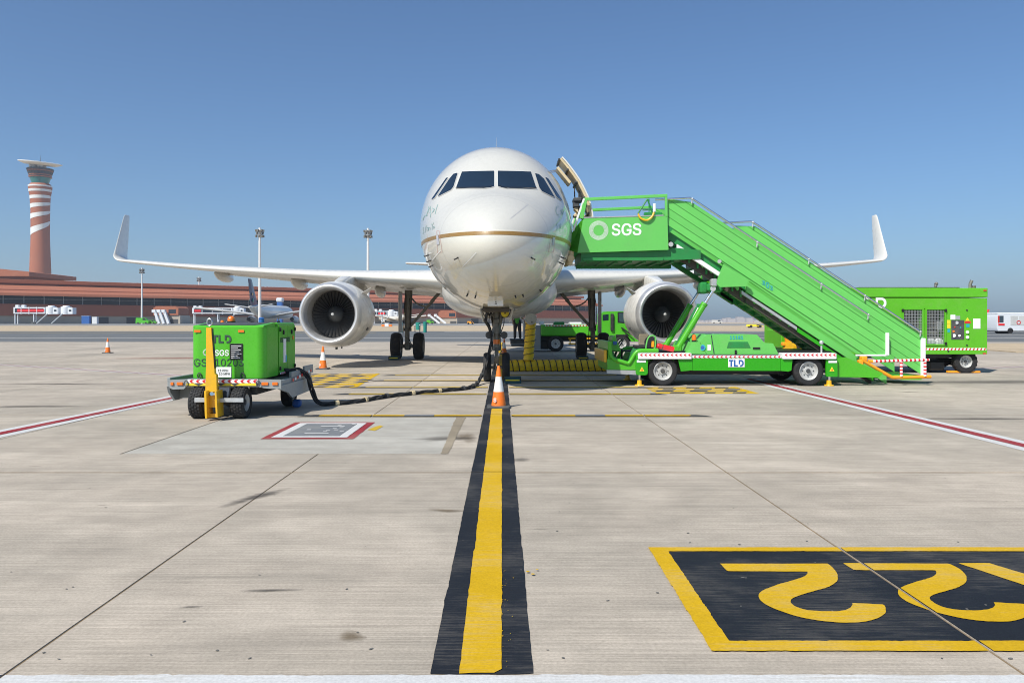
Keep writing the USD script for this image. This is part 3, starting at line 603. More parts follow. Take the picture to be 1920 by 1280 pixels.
ac.part('panel_line', patch_px(LineString([(957, 410), (989, 384)]).buffer(.3), .006, 3), 'strip_grey', fus, smooth=True)
for pts, m in (([(819,432.5),(824,432.5),(829.5,473),(820,474)], 'faint_red'), ([(1033,440),(1041.5,439),(1038,473),(1028,473)], 'faint_red')):
    g = Polygon(pts); ac.part('sensor_outline', patch_px(g.difference(g.buffer(-.45)), .007, 4), m, fus, smooth=True)
for pts in ([(818.5,442),(822.5,441),(824.5,458),(820,459)], [(1035.5,445),(1040,445),(1038,460),(1034.5,460)]):
    ac.part('sensor_plate', patch_px(Polygon(pts), .012, 3), 'strip_grey', fus, smooth=True)
def peg(pxy, L=.10, r=.018, m='black_paint', name='probe', up=None):
    q = skin_px([pxy])[0]; n = fuse_n(q[0], q[1], q[2]); p = onskin(q[None], 0)[0]; e = p + np.asarray(n) * L
    ac.part(name, [cyl(p - np.asarray(n) * .02, e, r, r * .7, 8), cyl(e, e + np.array([0, -.16, 0]), r, r * .5, 8)], m, fus)
for p_ in ((859, 483), (996, 483), (804, 478), (808, 488), (812, 497), (1052, 482), (1049, 492)): peg(p_)
for p_ in ((877, 551), (892, 554), (966, 554), (980, 552), (1012, 543)): peg(p_, .05, .022, 'black_paint', 'drain_mast')
ac.part('antenna', loft([[(X0 + dx, YN + 4.4 + dy, z) for dx, dy in ((-.012 * k, 0), (0, -.1 * k), (.012 * k, 0), (0, .14 * k))] for z, k in ((5.98, 1), (6.2, .75), (6.36, .3))]), 'airliner_white', fus)
# belly fairing
rg = []
for s, w, zb, zt in ((10.6, .9, 1.92, 3.2), (11.2, 1.55, 1.82, 3.4), (12, 1.93, 1.76, 3.6), (13, 2.13, 1.73, 3.7), (14.5, 2.24, 1.72, 3.7), (19.3, 2.22, 1.72, 3.6), (21, 1.95, 1.78, 3.4), (22.6, 1.2, 1.95, 3.0)):
    t = np.arange(64) / 64 * 2 * np.pi; zm = 2.95; ex = 2 / 2.5
    rg.append(np.stack([X0 + w * np.sign(np.cos(t)) * abs(np.cos(t)) ** ex, np.full(64, YN + s), zm + np.where(np.sin(t) > 0, zt - zm, zm - zb) * np.sign(np.sin(t)) * abs(np.sin(t)) ** ex], -1))
from scipy.interpolate import CubicSpline
rg = np.array(rg); uu = np.r_[0, np.cumsum(np.diff(rg[:, 0, 1]))]; rg = PC(uu, rg)(np.linspace(0, uu[-1], 40))
ac.part('belly_fairing', loft(rg[:, ::-1]), 'airliner_white', smooth=True)
# wings
def foil(le, ch, z, x, tc, cant=0, camber=.02, n=20):
    t = (1 - np.cos(np.linspace(0, np.pi, n))) / 2; yt = 5 * tc * (.2969 * np.sqrt(t) - .126 * t - .3516 * t ** 2 + .2843 * t ** 3 - .1015 * t ** 4); yc = camber * 4 * t * (1 - t)
    c = np.r_[t[::-1], t[1:-1]] * ch; h = np.r_[(yc + yt)[::-1], (yc - yt)[1:-1]] * ch
    return c, h
def wing_ring(side, x, le, ch, z, tc, cant=0.0, inc=0.0):
    c, h = foil(le, ch, z, x, tc); c2 = c * math.cos(inc) + h * math.sin(inc); h2 = h * math.cos(inc) - (c - ch * .25) * math.sin(inc)
    return np.stack([X0 + side * (x - h2 * math.sin(cant)), YN + le + c2, z + h2 * math.cos(cant)], -1)
WS = [(1.2, 11.75, 7.0, 2.93, .145, 0, .06), (2.0, 12.25, 6.3, 3.02, .142, 0, .055), (4.2, 13.40, 5.0, 3.20, .128, 0, .04), (6.4, 14.52, 3.95, 3.37, .118, 0, .03), (10, 16.36, 3.1, 3.66, .112, 0, .02), (14, 18.40, 2.2, 4.03, .108, 0, .01), (17.05, 19.94, 1.55, 4.36, .105, .05, 0), (17.47, 20.10, 1.48, 4.41, .10, .3, 0)]
WL = [(17.47, 20.10, 1.48, 4.41, .10, .3, 0), (17.72, 20.27, 1.42, 4.50, .095, .75, 0), (17.89, 20.47, 1.34, 4.68, .09, 1.2, 0), (17.95, 20.74, 1.22, 4.98, .085, 1.45, 0), (18.03, 21.37, .88, 5.9, .08, 1.49, 0), (18.10, 21.92, .55, 6.68, .08, 1.5, 0), (18.105, 22.04, .40, 6.76, .07, 1.5, 0)]
for sd in (-1, 1):
    rr = np.array([wing_ring(sd, *w) for w in WS]); xs_ = np.array([w[0] for w in WS]); fine = PC(xs_, rr)(np.r_[np.linspace(1.2, 17.05, 30), 17.47])
    wg = ac.part('wing', loft(fine if sd < 0 else fine[:, ::-1], True, False), 'airliner_white', smooth=40)
    ww = np.array([wing_ring(sd, *w) for w in WL]); ww = PC(np.arange(len(WL)), ww)(np.linspace(0, len(WL) - 1, 30))
    ac.part('winglet', loft(ww if sd < 0 else ww[:, ::-1], False, True), 'airliner_white', wg, smooth=40)
    for xa, xb, ya, za, l in ((2.4, 6.1, 17.55, 2.86, 1.25), (6.9, 12.6, 18.15, 3.36, .75)):      # trailing edge flaps, a little drooped
        dy = (xb - xa) * (.05 if xa < 4 else .30); dz = (xb - xa) * .105
        ac.part('flap', loft([[(X0 + sd * x, YN + ya + k * dy + a, za + k * dz + b) for a, b in ((0, .12), (l, -.16), (l, -.20), (l * .5, -.06), (0, -.02))] for x, k in ((xa, 0), (xb, 1))]), 'airliner_white', wg, smooth=False)
    for x, yb, zb, ln, r in ((5.25, 17.4, 2.92, 2.3, .24), (8.9, 17.6, 3.30, 2.7, .25), (12.7, 19.0, 3.66, 2.5, .22)):
        rg = [];
        for t, k in ((0, .05), (.12, .55), (.3, .9), (.5, 1), (.72, .92), (.9, .6), (1, .12)):
            a = np.arange(20) / 20 * 2 * np.pi; rg.append(np.stack([X0 + sd * x + r * .8 * k * np.cos(a), np.full(20, YN + yb + ln * t), zb + .12 - .10 * t + r * k * (np.sin(a) * 1.15 - .25)], -1))
        ac.part('flap_fairing', loft(np.array(rg)[:, ::-1]), 'airliner_white', wg, smooth=True)
    # tailplane
    tp = np.array([wing_ring(sd, x, le, ch, z, .10, 0, 0) for x, le, ch, z in ((.4, 31.2, 3.6, 4.95), (3.4, 33.1, 2.4, 5.18), (6.22, 34.95, 1.35, 5.40))])
    ac.part('tailplane', loft(tp if sd < 0 else tp[:, ::-1]), 'airliner_white', smooth=40)
    # engine
    E = np.array([X0 + sd * 5.76, YN + 10.72, 1.86])
    nac = [(.30, 1.075), (.6, 1.125), (1.2, 1.165), (2.0, 1.165), (2.8, 1.11), (3.5, 1.0), (3.9, .92), (3.9, .86), (3.3, .85)]
    eng = ac.part('engine', lathe(nac, E, (0, 1, .0), 72), 'nacelle_white', smooth=35)
    lip = [(.42, .835), (.25, .845), (.12, .868), (.04, .905), (0, .950), (.03, .995), (.10, 1.030), (.20, 1.058), (.30, 1.075)]
    ac.part('intake_lip', lathe(lip, E, (0, 1, 0), 72), 'lip_metal', eng, smooth=True)
    ac.part('intake_duct', lathe([(1.35, .845), (1.0, .845), (.7, .84), (.42, .835)], E, (0, 1, 0), 64), 'duct_grey', eng, smooth=True)
    ac.part('fan_backing', lathe([(1.32, .84), (1.33, .001)], E, (0, 1, 0), 40), 'black_paint', eng)
    ac.part('spinner', lathe([(.56, .004), (.585, .05), (.68, .115), (.86, .205), (1.04, .275), (1.2, .285)], E, (0, 1, 0), 40), 'dark_grey', eng, smooth=True)
    ac.part('spinner_tip', lathe([(.545, .003), (.57, .036), (.585, .051)], E, (0, 1, 0), 24), 'wing_grey', eng, smooth=True)
    for k in range(36):
        a0 = k / 36 * 2 * np.pi; g = []
        for r_, tw, cw in ((.27, .35, .10), (.42, .55, .115), (.6, .80, .13), (.75, .98, .145), (.838, 1.08, .15)):
            for e in (-1, 1):
                da = e * cw * math.sin(tw) / r_ * .5; g.append((E[0] + r_ * math.sin(a0 + da + .12 * (r_ - .3)), E[1] + 1.12 - e * cw * math.cos(tw) * .5 * sd * sd, E[2] + r_ * math.cos(a0 + da + .12 * (r_ - .3))))
        ac.part('fan_blade', grid_mesh(np.array(g).reshape(5, 2, 3)), 'fan_metal', eng, smooth=True)
    ac.part('exhaust_nozzle', lathe([(3.3, .62), (3.9, .60), (4.5, .50), (4.9, .42), (4.9, .36), (4.5, .34)], E, (0, 1, 0), 40), 'gear_metal', eng)
    ac.part('exhaust_cone', lathe([(4.4, .30), (4.9, .22), (5.5, .02)], E, (0, 1, 0), 30), 'gear_metal', eng)
    st = .62 * -sd
    ac.part('nacelle_strake', loft([[(E[0] - sd * .86 + o, E[1] + y_, E[2] + .72 + .0) for o, y_ in ((-.01, 1.1), (.01, 1.1), (.01, 2.3), (-.01, 2.3))], [(E[0] - sd * 1.12 + o, E[1] + y_, E[2] + .98) for o, y_ in ((-.008, 1.9), (.008, 1.9), (.008, 2.25), (-.008, 2.25))]]), 'airliner_white', eng)
    ac.part('drain_mast', [bx((.05, .22, .12), E + np.array([sd * .05, 1.5, -1.19]), .01), bx((.03, .12, .06), E + np.array([-sd * .2, 1.2, -1.18]), .01)], 'dark_grey', eng)
    ac.part('cowl_vent', [bx((.05, .30, .13), E + np.array([-sd * 1.045, 1.5, -.50]), .01)], 'dark_grey', eng)
    pr = []
    for s_, wd, z0, z1 in ((11.9, .08, 2.92, 3.0), (12.4, .34, 2.88, 3.12), (13.4, .44, 2.80, 3.30), (14.6, .46, 2.70, 3.38), (16.2, .42, 2.62, 3.25), (17.6, .22, 2.80, 3.10), (18.3, .05, 2.95, 3.02)):
        pr.append([(E[0] + a * wd / 2, YN + s_, z) for a, z in ((-1, z0), (1, z0), (1, z1 - .06), (.6, z1), (-.6, z1), (-1, z1 - .06))])
    ac.part('pylon', loft(np.array(pr)), 'airliner_white', smooth=40)
    # main gear
    gx, gy = X0 + sd * 3.95, 33.8
    lg = ac.part('main_gear_leg', [cyl((gx, gy, .50), (gx, gy, 1.35), .085, n=20), cyl((gx, gy, 1.25), (gx - sd * .04, gy + .02, 2.95), .145, .165, 24), cyl((gx, gy, 1.2), (gx, gy, 1.34), .17, n=20), cyl((gx - .62, gy, .56), (gx + .62, gy, .56), .085, n=16),
                                  bx((.26, .26, .34), (gx, gy, .56), .05), beam((gx, gy - .2, .70), (gx, gy - .42, .98), .16, .05), beam((gx, gy - .42, .98), (gx, gy - .17, 1.32), .16, .05)], 'gear_metal')
    ac.part('gear_door', bx((.05, .95, 1.75), (gx + sd * .33, gy + .12, 2.02), .02), 'gear_white', lg)
    ac.part('side_stay', [beam((gx - sd * .08, gy, 1.38), (gx - sd * 1.12, gy + .05, 2.55), .13, .12), beam((gx - sd * 1.0, gy + .05, 2.45), (gx - sd * 1.35, gy + .1, 2.85), .16, .14), tube(smooth_path([(gx - sd * .1, gy, 2.75), (gx - sd * .45, gy, 2.35), (gx - sd * .8, gy, 2.25), (gx - sd * 1.1, gy, 2.5)], 14), .03)], 'gear_metal', lg)
    ac.part('brake_line', [tube(smooth_path([(gx + .1, gy - .2, 2.6), (gx + .16, gy - .22, 1.6), (gx + .06, gy - .25, 1.1), (gx + .2, gy - .15, .62)], 20), .016), tube(smooth_path([(gx - .1, gy - .2, 2.6), (gx - .15, gy - .22, 1.5), (gx - .2, gy - .15, .62)], 20), .016)], 'black_rubber', lg)
    for e in (-1, 1):
        tyre_parts(ac, (gx + e * .48, gy, .57), .57, .42, .27, name='main_wheel', shoulder=.6)
# fin, nose gear
fin = np.array([np.stack([X0 + h, YN + le + c, np.full_like(c, z)], -1) for (c, h), le, z in ((foil(0, 6.0, 0, 0, .10, camber=0), 28.6, 5.75), (foil(0, 4.2, 0, 0, .10, camber=0), 31.8, 8.7), (foil(0, 2.2, 0, 0, .10, camber=0), 34.9, 11.76))])
ac.part('fin', loft(fin), 'airliner_white', smooth=40)
nx_, ny_ = X0 - .0, 21.12
ng = ac.part('nose_gear_leg', [cyl((nx_, ny_, .36), (nx_, ny_, .95), .05, n=16), cyl((nx_, ny_, .85), (nx_, ny_ + .02, 2.1), .085, .10, 20), cyl((nx_, ny_, .82), (nx_, ny_, .96), .11, n=18), cyl((nx_, ny_, 1.28), (nx_, ny_, 1.42), .125, n=18), cyl((nx_ - .25, ny_, .375), (nx_ + .25, ny_, .375), .045, n=12),
     bx((.14, .16, .2), (nx_, ny_, .40), .03), beam((nx_, ny_ - .10, .46), (nx_, ny_ - .30, .68), .12, .04), beam((nx_, ny_ - .30, .68), (nx_, ny_ - .1, .9), .10, .04), beam((nx_ - .05, ny_ + .1, 1.3), (nx_ - .22, ny_ + .9, 2.1), .06, .07), beam((nx_ + .05, ny_ + .1, 1.3), (nx_ + .22, ny_ + .9, 2.1), .06, .07),
     cyl((nx_ - .25, ny_, 1.78), (nx_ + .25, ny_, 1.78), .035, n=10), cyl((nx_ + .10, ny_ - .1, 1.5), (nx_ + .14, ny_ - .1, 1.95), .03, n=10), bx((.16, .1, .12), (nx_, ny_ - .12, 1.62), .02)], 'gear_metal', smooth=30)
ac.part('steering_collar', cyl((nx_, ny_, 1.0), (nx_, ny_, 1.12), .10, n=18), 'orange_lens', ng, label='dull red brown collar on the nose gear leg')
ac.part('tow_fitting', [cyl((nx_, ny_ - .12, .42), (nx_, ny_ - .12, .72), .028, n=12), bx((.16, .05, .10), (nx_, ny_ - .1, .72), .01)], 'chrome', ng)
for e in (-1, 1):
    tyre_parts(ac, (nx_ + e * .25, ny_, .385), .385, .205, .19, name='nose_wheel', shoulder=.6)
    ac.part('gear_light', [cyl((nx_ + e * .20, ny_ - .16, 1.24), (nx_ + e * .20, ny_ + .02, 1.24), .095, .07, 20), cyl((nx_ + e * .1, ny_, 1.24), (nx_ + e * .2, ny_, 1.24), .03, n=8)], 'dark_grey', ng)
    ac.part('nose_gear_door', bx((.03, 1.1, .42), (nx_ + e * .40, ny_ + .25, 1.78), .01, np.array([[math.cos(.25 * e), 0, math.sin(-.25 * e) * -1], [0, 1, 0], [math.sin(-.25 * e), 0, math.cos(.25 * e)]])), 'airliner_white')
    ac.part('hydraulic_line', [tube(smooth_path([(nx_ + e * .12, ny_ - .1, 2.0), (nx_ + e * .2, ny_ - .16, 1.6), (nx_ + e * .1, ny_ - .14, 1.2), (nx_ + e * .13, ny_ - .1, .8)], 20), .012), tube(smooth_path([(nx_ + e * .38, ny_ - .3, 2.0), (nx_ + e * .28, ny_ - .22, 1.72), (nx_ + e * .1, ny_ - .1, 1.7)], 16), .012)], 'black_rubber', ng)
ac.part('gear_bay', b2((nx_ - .34, 19.6, 1.845), (nx_ + .34, 21.9, 1.95), .02), 'interior_dark')  # dark box just proud of the belly, its colour stands for the bay's shade
lp = P(947, 587, 20.9)
ac.part('gear_cover_disc', [cyl(lp, lp + np.array([0, .04, 0]), .105, n=28), cyl(lp + np.array([0, .03, 0]), lp + np.array([-.05, .25, .0]), .03, n=8)], 'label_yellow', ng, label='bright yellow round cover beside the nose gear leg')
ac.part('gear_cover_bolt', cyl(lp + np.array([0, -.012, 0]), lp + np.array([0, .01, 0]), .022, n=12), 'black_paint', ng)
pc = P(929, 567.5, 18.3)
pl = ac.part('nose_placard', bx((.36, .02, .15), pc, .02), 'label_white')
ac.part('placard_mark', txt('1', .07, pc + np.array([-.012, -.011, -.035]), depth=.003), 'black_paint', pl)
# raised passenger door, seen edge-on
Yd = 20.12
arc = [(1054,296),(1062,305),(1070,315),(1079,327),(1087,339),(1095,354),(1102,369),(1107,384),(1110.5,400),(1112,420),(1111,440),(1108,458)]
oa = np.array(pp(arc, 20.3)); tn = np.gradient(oa, axis=0); tn /= np.linalg.norm(tn, axis=1)[:, None]; nrm = np.stack([tn[:, 1], -tn[:, 0]], 1)
def band(a, b): return Polygon(np.vstack([oa + nrm * a, (oa + nrm * b)[::-1]]))
sgn = 1 if (nrm[5][0] < 0) else -1
dr = ac.part('passenger_door', pXZ(band(0, sgn * .035), Yd, Yd + .84), 'airliner_white')
ac.part('door_lining', pXZ(band(sgn * .037, sgn * .095), Yd + .03, Yd + .81), 'cream_primer', dr)
for k in range(0, 11, 2):
    a, b = oa[k] + nrm[k] * sgn * .09, oa[k] + nrm[k] * sgn * .14; ac.part('door_rib', bx((.05, .86, .05), ((a[0] + b[0]) / 2, Yd + .42, (a[1] + b[1]) / 2), .01), 'dark_grey', dr)
a, b, c = P(1044, 317, 20.4), P(1068, 346, 20.4), P(1062, 352, 20.4)
ac.part('door_top_panel', beam(a, b, .5, .07), 'cream_primer', dr)
ac.part('hinge_arm', [tube([P(1028, 322, 20.6), P(1048, 318, 20.4)], .022), tube([P(1028, 325, 20.6), P(1047, 321, 20.4)], .012)], 'chrome', dr)
ac.part('door_mechanism', [bx((.22, .4, .10), P(1082, 376, 20.55), .02), bx((.15, .3, .16), P(1080, 384, 20.55), .02), bx((.12, .3, .3), P(1086, 398, 20.6), .02), tube([P(1077, 352, 20.5), P(1078, 382, 20.5)], .014), tube([P(1086, 356, 20.5), P(1084, 396, 20.5)], .02)], 'dark_grey', dr)
ac.part('door_hinge', [beam(P(1078, 390, 20.6), P(1094, 408, 20.6), .3, .1), bx((.14, .3, .08), P(1080, 405, 20.7), .02)], 'cream_primer', dr)
# ------------------------------------------------------------------ shared small builders
def chevrons(t, parent, x0, x1, z0, z1, y, n, left=True, name='chevron', mat='red_paint', dep=.004):
    """Red arrow heads along a white band on a face that looks towards -y."""
    w = (x1 - x0) / n; s = -1 if left else 1; hw = w * .36
    for k in range(n):
        c = x0 + (k + .5) * w; zm = (z0 + z1) / 2
        t.part(name, pXZ(Polygon([(c + s * hw * 1.0, zm), (c + s * hw * .15, z1 - .004), (c - s * hw * 1.0, z1 - .004), (c - s * hw * .1, zm), (c - s * hw * 1.0, z0 + .004), (c + s * hw * .15, z0 + .004)]), y - dep, y), mat, parent, smooth=False)
def maker_mark(w, h, o, dep=.004):
    """The three letters T L D with the cut D, read on a face looking towards -y; o is the lower left corner."""
    x, y, z = o; st = h * .22; a = w * .30
    T_ = unary_union([sbox(0, h - st, a, h), sbox(a / 2 - st / 2, 0, a / 2 + st / 2, h)])
    L_ = unary_union([sbox(a + .04 * w, 0, a + .04 * w + st, h), sbox(a + .04 * w, 0, a + .30 * w, st)])
    d0 = a + .36 * w; D_ = roundrect(d0, 0, w, h, h * .45, (1, 0, 0, 1)); D_ = D_.difference(roundrect(d0 + st * .9, st, w - st, h - st, h * .27, (1, 0, 0, 1)))
    D_ = D_.difference(Polygon([(d0 - .01, h * .36), (d0 + st * .95, h * .36), (d0 + st * .95, -h * .1), (d0 - .01, -h * .1)]))
    return pXZ(affinity.translate(unary_union([T_, L_, D_]), x, z), y - dep, y)
def sun_ring(r0, r1, c, n=40, dep=.003):
    out = []
    for k in range(n):
        a = k / n * 2 * np.pi; w0, w1 = np.pi / n * .40, np.pi / n * .46
        out.append(Polygon([(c[0] + r0 * math.sin(a - w0), c[2] + r0 * math.cos(a - w0)), (c[0] + r0 * math.sin(a + w0), c[2] + r0 * math.cos(a + w0)), (c[0] + r1 * math.sin(a + w1), c[2] + r1 * math.cos(a + w1)), (c[0] + r1 * math.sin(a - w1), c[2] + r1 * math.cos(a - w1))]))
    return cat_mesh([pXZ(p, c[1] - dep, c[1]) for p in out])

# ------------------------------------------------------------------ ground power cart
Yg = 13.2
gp = T('ground_power_cart', 'green ground power cart with a raised yellow tow bar, left of the nose', 'power cart', (-4.67, 13.05, 0))
bodyp = roundrect(-5.27, 13.2, -4.02, 13.95, .15, (0, 0, 1, 1), 8)
body = gp.part('body', [pXY(bodyp, .645, 1.50), pYZ(Polygon([(13.225, 1.499), (13.948, 1.499), (13.948, 1.572), (13.80, 1.572), (13.26, 1.525)]), -5.235, -4.06)], 'green_mid')
gp.part('top_tray', raw([(-5.17, 13.30, 1.533), (-4.22, 13.30, 1.533), (-4.10, 13.79, 1.577), (-5.17, 13.79, 1.577)], [(0, 1, 2), (0, 2, 3)]), 'dark_grey', body, smooth=False)
rb = gp.part('rear_housing', b2((-5.25, 13.96, .645), (-4.03, 15.07, 1.575), .02), 'green_mid')
for k, (a, c) in enumerate(((13.985, 14.52), (14.535, 15.05))):
    gp.part('side_door', b2((-4.03, a, .68), (-4.012, c, 1.53), .008), 'green_mid', rb)
    for z in (.76, 1.45): gp.part('hinge', b2((-4.012, a + (.02 if k == 0 else .44), z - .035), (-3.985, a + (.07 if k == 0 else .49), z + .035), .006), 'black_paint', rb)
    gp.part('latch', b2((-4.012, (a + c) / 2 - .03, 1.36), (-3.99, (a + c) / 2 + .03, 1.44), .006), 'black_paint', rb)
gp.part('side_label', b2((-4.012, 14.25, .85), (-4.006, 14.42, 1.28), .002), 'label_white', rb)
gp.part('side_label', b2((-4.006, 14.38, .86), (-4.002, 14.46, .98), .002), 'teal_print', rb)
gp.part('side_reflector', b2((-4.012, 14.86, 1.26), (-4.0, 14.93, 1.33), .004), 'orange_lens', rb)
gp.part('side_lettering', txt('GSE 10203', .085, (-4.010, 14.05, 1.22), (0, 1, 0), (0, 0, 1), .003), 'dark_print', rb)
gp.part('side_stripe', b2((-4.0, 14.0, .655), (-3.985, 15.0, .69), .003), 'label_white', rb)
for k in range(13): gp.part('stripe_bar', bx((.008, .03, .032), (-3.984, 14.05 + k * .074, .6725), .002), 'red_paint', rb)
yf = Yg - .004
for x0, x1 in ((364.5, 376.5), (447, 458)): gp.part('reflector', pXZ(roundrect(*px(x0, 623, Yg), *px(x1, 618.5, Yg), .008), yf - .012, yf + .004), 'orange_lens', body)
gp.part('reflector', bx((.085, .02, .05), (-4.16, 13.245, 1.42), .006, np.array([[math.cos(.6), -math.sin(.6), 0], [math.sin(.6), math.cos(.6), 0], [0, 0, 1]])), 'orange_lens', body)
gp.part('maker_lettering', maker_mark(.325, .135, (px(397.5, 0, Yg)[0], yf, px(0, 643, Yg)[1])), 'dark_print', body)
gp.part('operator_lettering', txt('SGS', .092, P(403, 666.5, Yg) - [0, .004, 0], depth=.003, width=.235), 'label_white', body)
gp.part('operator_ring', sun_ring(.035, .058, P(387, 660.5, Yg) - [0, .002, 0], 24), 'label_white', body)
gp.part('fleet_number', txt('GS', .125, P(363.5, 686.5, Yg) - [0, .004, 0], depth=.003, bold=False), 'dark_print', body)
gp.part('fleet_number', txt('10203', .125, P(403.5, 686.5, Yg) - [0, .004, 0], depth=.003, bold=False, width=.475), 'dark_print', body)
pn = gp.part('instruction_plate', b2((px(431, 0, Yg)[0], yf - .012, px(0, 674, Yg)[1]), (px(455.5, 0, Yg)[0], yf + .002, px(0, 644, Yg)[1]), .004), 'black_paint', body)
for k in range(7): gp.part('plate_line', b2((px(434, 0, Yg)[0], yf - .015, px(0, 671 - k * 3.6, Yg)[1]), (px((451, 446, 453, 449, 452, 447, 453)[k], 0, Yg)[0], yf - .0125, px(0, 669.8 - k * 3.6, Yg)[1]), .0005), 'label_white', body)
lbp = gp.part('paper_label', b2((px(404.5, 0, Yg)[0], yf - .008, px(0, 707.5, Yg)[1]), (px(434, 0, Yg)[0], yf + .002, px(0, 688, Yg)[1]), .002), 'label_white', body)
gp.part('label_text', [txt('15 KPH', .036, P(409, 696.5, Yg) - [0, .0125, 0], depth=.002), txt('10 MPH', .036, P(411, 702.5, Yg) - [0, .0125, 0], depth=.002)], 'dark_print', body)
for x in (374.5, 455.5): gp.part('tie_ring', tube([P(x, 706, Yg) + np.array([.03 * math.cos(a), -.02, .045 * math.sin(a) + .02]) for a in np.linspace(0, 2 * np.pi, 14)], .009), 'dark_grey', body)
# deck, bumper, skirts
dk = gp.part('deck', [b2((-5.58, 13.02, .51), (-3.79, 15.38, .60), .012), b2((-5.58, 13.02, .60), (-5.53, 15.3, .665), .006), b2((-3.84, 14.0, .60), (-3.79, 15.38, .70), .006)], 'grey_paint')
gp.part('deck_tray', b2((-5.52, 13.06, .601), (-3.85, 15.33, .612), .002), 'dark_grey', dk)
gp.part('bumper', pXZ(Polygon(pp([(318, 712), (345, 711), (488, 711), (527, 712), (527, 729), (500, 728), (470, 722), (455, 722), (352, 722), (345, 729), (325, 730), (318, 727)], 13.0)), 12.99, 13.05), 'grey_paint', dk)
gp.part('chevron_board', b2((px(352, 0, 12.98)[0], 12.975, px(0, 718, 12.98)[1]), (px(484, 0, 12.98)[0], 12.989, px(0, 711, 12.98)[1]), .002), 'label_white', dk)
chevrons(gp, dk, px(353, 0, 12.97)[0], px(484, 0, 12.97)[0], px(0, 718, 12.97)[1], px(0, 711, 12.97)[1], 12.975, 11)
gp.part('hazard_board', b2((px(350, 0, 12.98)[0], 12.972, px(0, 723, 12.98)[1]), (px(482, 0, 12.98)[0], 12.989, px(0, 718.4, 12.98)[1]), .002), 'label_yellow', dk)
for x in (372, 414, 440): gp.part('hazard_wedge', pXZ(Polygon(pp([(x - 9, 718.6), (x + 9, 718.6), (x, 722.8)], 12.97)), 12.968, 12.972), 'dark_grey', dk, smooth=False)
for x0, x1 in ((320, 325.5), (331.5, 343), (490.5, 503), (510.5, 521)): gp.part('marker_lamp', b2((px(x0, 0, 12.98)[0], 12.968, px(0, 722, 12.98)[1]), (px(x1, 0, 12.98)[0], 12.99, px(0, 716.5, 12.98)[1]), .005), 'orange_lens', dk)
for x in (349, 484): gp.part('tie_ring', tube([P(x, 719, 12.96) + np.array([.03 * math.cos(a), 0, .05 * math.sin(a)]) for a in np.linspace(0, 2 * np.pi, 14)], .008), 'dark_grey', dk)
gp.part('side_skirt', [pYZ(Polygon([(13.15, .52), (15.38, .52), (15.38, .40), (15.2, .27), (13.95, .25), (13.7, .36), (13.15, .47)]), -3.80, -3.765), b2((-3.79, 14.75, .60), (-3.75, 15.39, .76), .006)], 'grey_paint', dk)
gp.part('side_skirt', [pYZ(Polygon([(13.05, .52), (15.3, .52), (15.3, .3), (13.3, .27), (13.1, .42)]), -5.60, -5.56), bx((.5, .04, .22), (-5.33, 13.5, .40), .01)], 'grey_paint', dk)
for k in range(9): gp.part('skirt_stripe', bx((.006, .085, .05), (-3.762 + (.016 if k > 4 else 0), 14.0 + k * .15, .56 + .012 * k), .002), ('red_paint', 'label_white')[k % 2], dk)
gp.part('bumper_bracket', [pXZ(Polygon(pp([(412, 722), (432, 722), (428, 744), (411, 744)], 13.08)), 13.06, 13.14)], 'label_white', dk)
gp.part('frame_rail', [b2((-5.15, 13.3, .36), (-5.02, 15.3, .50), .01), b2((-4.32, 13.3, .36), (-4.19, 15.3, .50), .01)], 'dark_grey', dk)
gp.part('axle', [cyl((-5.0, 13.06, .26), (-4.3, 13.06, .26), .05), bx((.12, .35, .14), (-4.67, 13.15, .38), .02)], 'dark_grey')
gp.part('axle_plate', [b2((px(364, 0, 12.75)[0], 12.755, px(0, 754, 12.75)[1]), (px(388, 0, 12.75)[0], 12.775, px(0, 746, 12.75)[1]), .006), b2((px(406, 0, 12.75)[0], 12.755, px(0, 754, 12.75)[1]), (px(456, 0, 12.75)[0], 12.775, px(0, 746.5, 12.75)[1]), .006)], 'galvanised')
for x in (-5.05, -4.37): tyre_parts(gp, (x, 13.05, .257), .257, .225, .14, treads=26)
for x in (-5.2, -4.1): tyre_parts(gp, (x, 14.95, .257), .257, .2, .14)
gp.part('wheel_chock', b2((-3.95, 14.6, .01), (-3.80, 14.75, .15), .03), 'blue_print')
# tow bar, raised
tw = [px(x, y, 12.78) for x, y in [(388, 614), (397.5, 614), (404, 700), (407, 702), (409.5, 781), (389, 783), (386, 745), (388, 690)]]
bar = gp.part('tow_bar', [pXZ(Polygon(tw).difference(Polygon(pp([(393, 734), (405, 734), (406, 741), (394, 741)], 12.78))).difference(Polygon(pp([(393, 763), (405.5, 763), (406.5, 775), (394, 775)], 12.78))), 12.74, 12.82), pXZ(Polygon(pp([(386, 732), (390, 732), (391.5, 783), (388, 783)], 12.7)), 12.62, 12.9), pXZ(Polygon(pp([(406, 732), (409, 732), (411.5, 781), (408.5, 781)], 12.7)), 12.62, 12.9)], 'yellow_paint')
gp.part('tow_eye', tube([P(393, 604, 12.78) + np.array([.042 * math.cos(a), 0, .055 * math.sin(a)]) for a in np.linspace(0, 2 * np.pi, 22)], .013), 'steel', bar)
gp.part('bar_pin', cyl(P(397, 738, 12.65), P(397, 738, 12.95), .03, n=14), 'chrome', bar)
gp.part('bar_edge_tape', pXZ(Polygon(pp([(397.6, 616), (399, 616), (404.5, 690), (402.8, 690)], 12.77)), 12.75, 12.80), 'black_paint', bar)
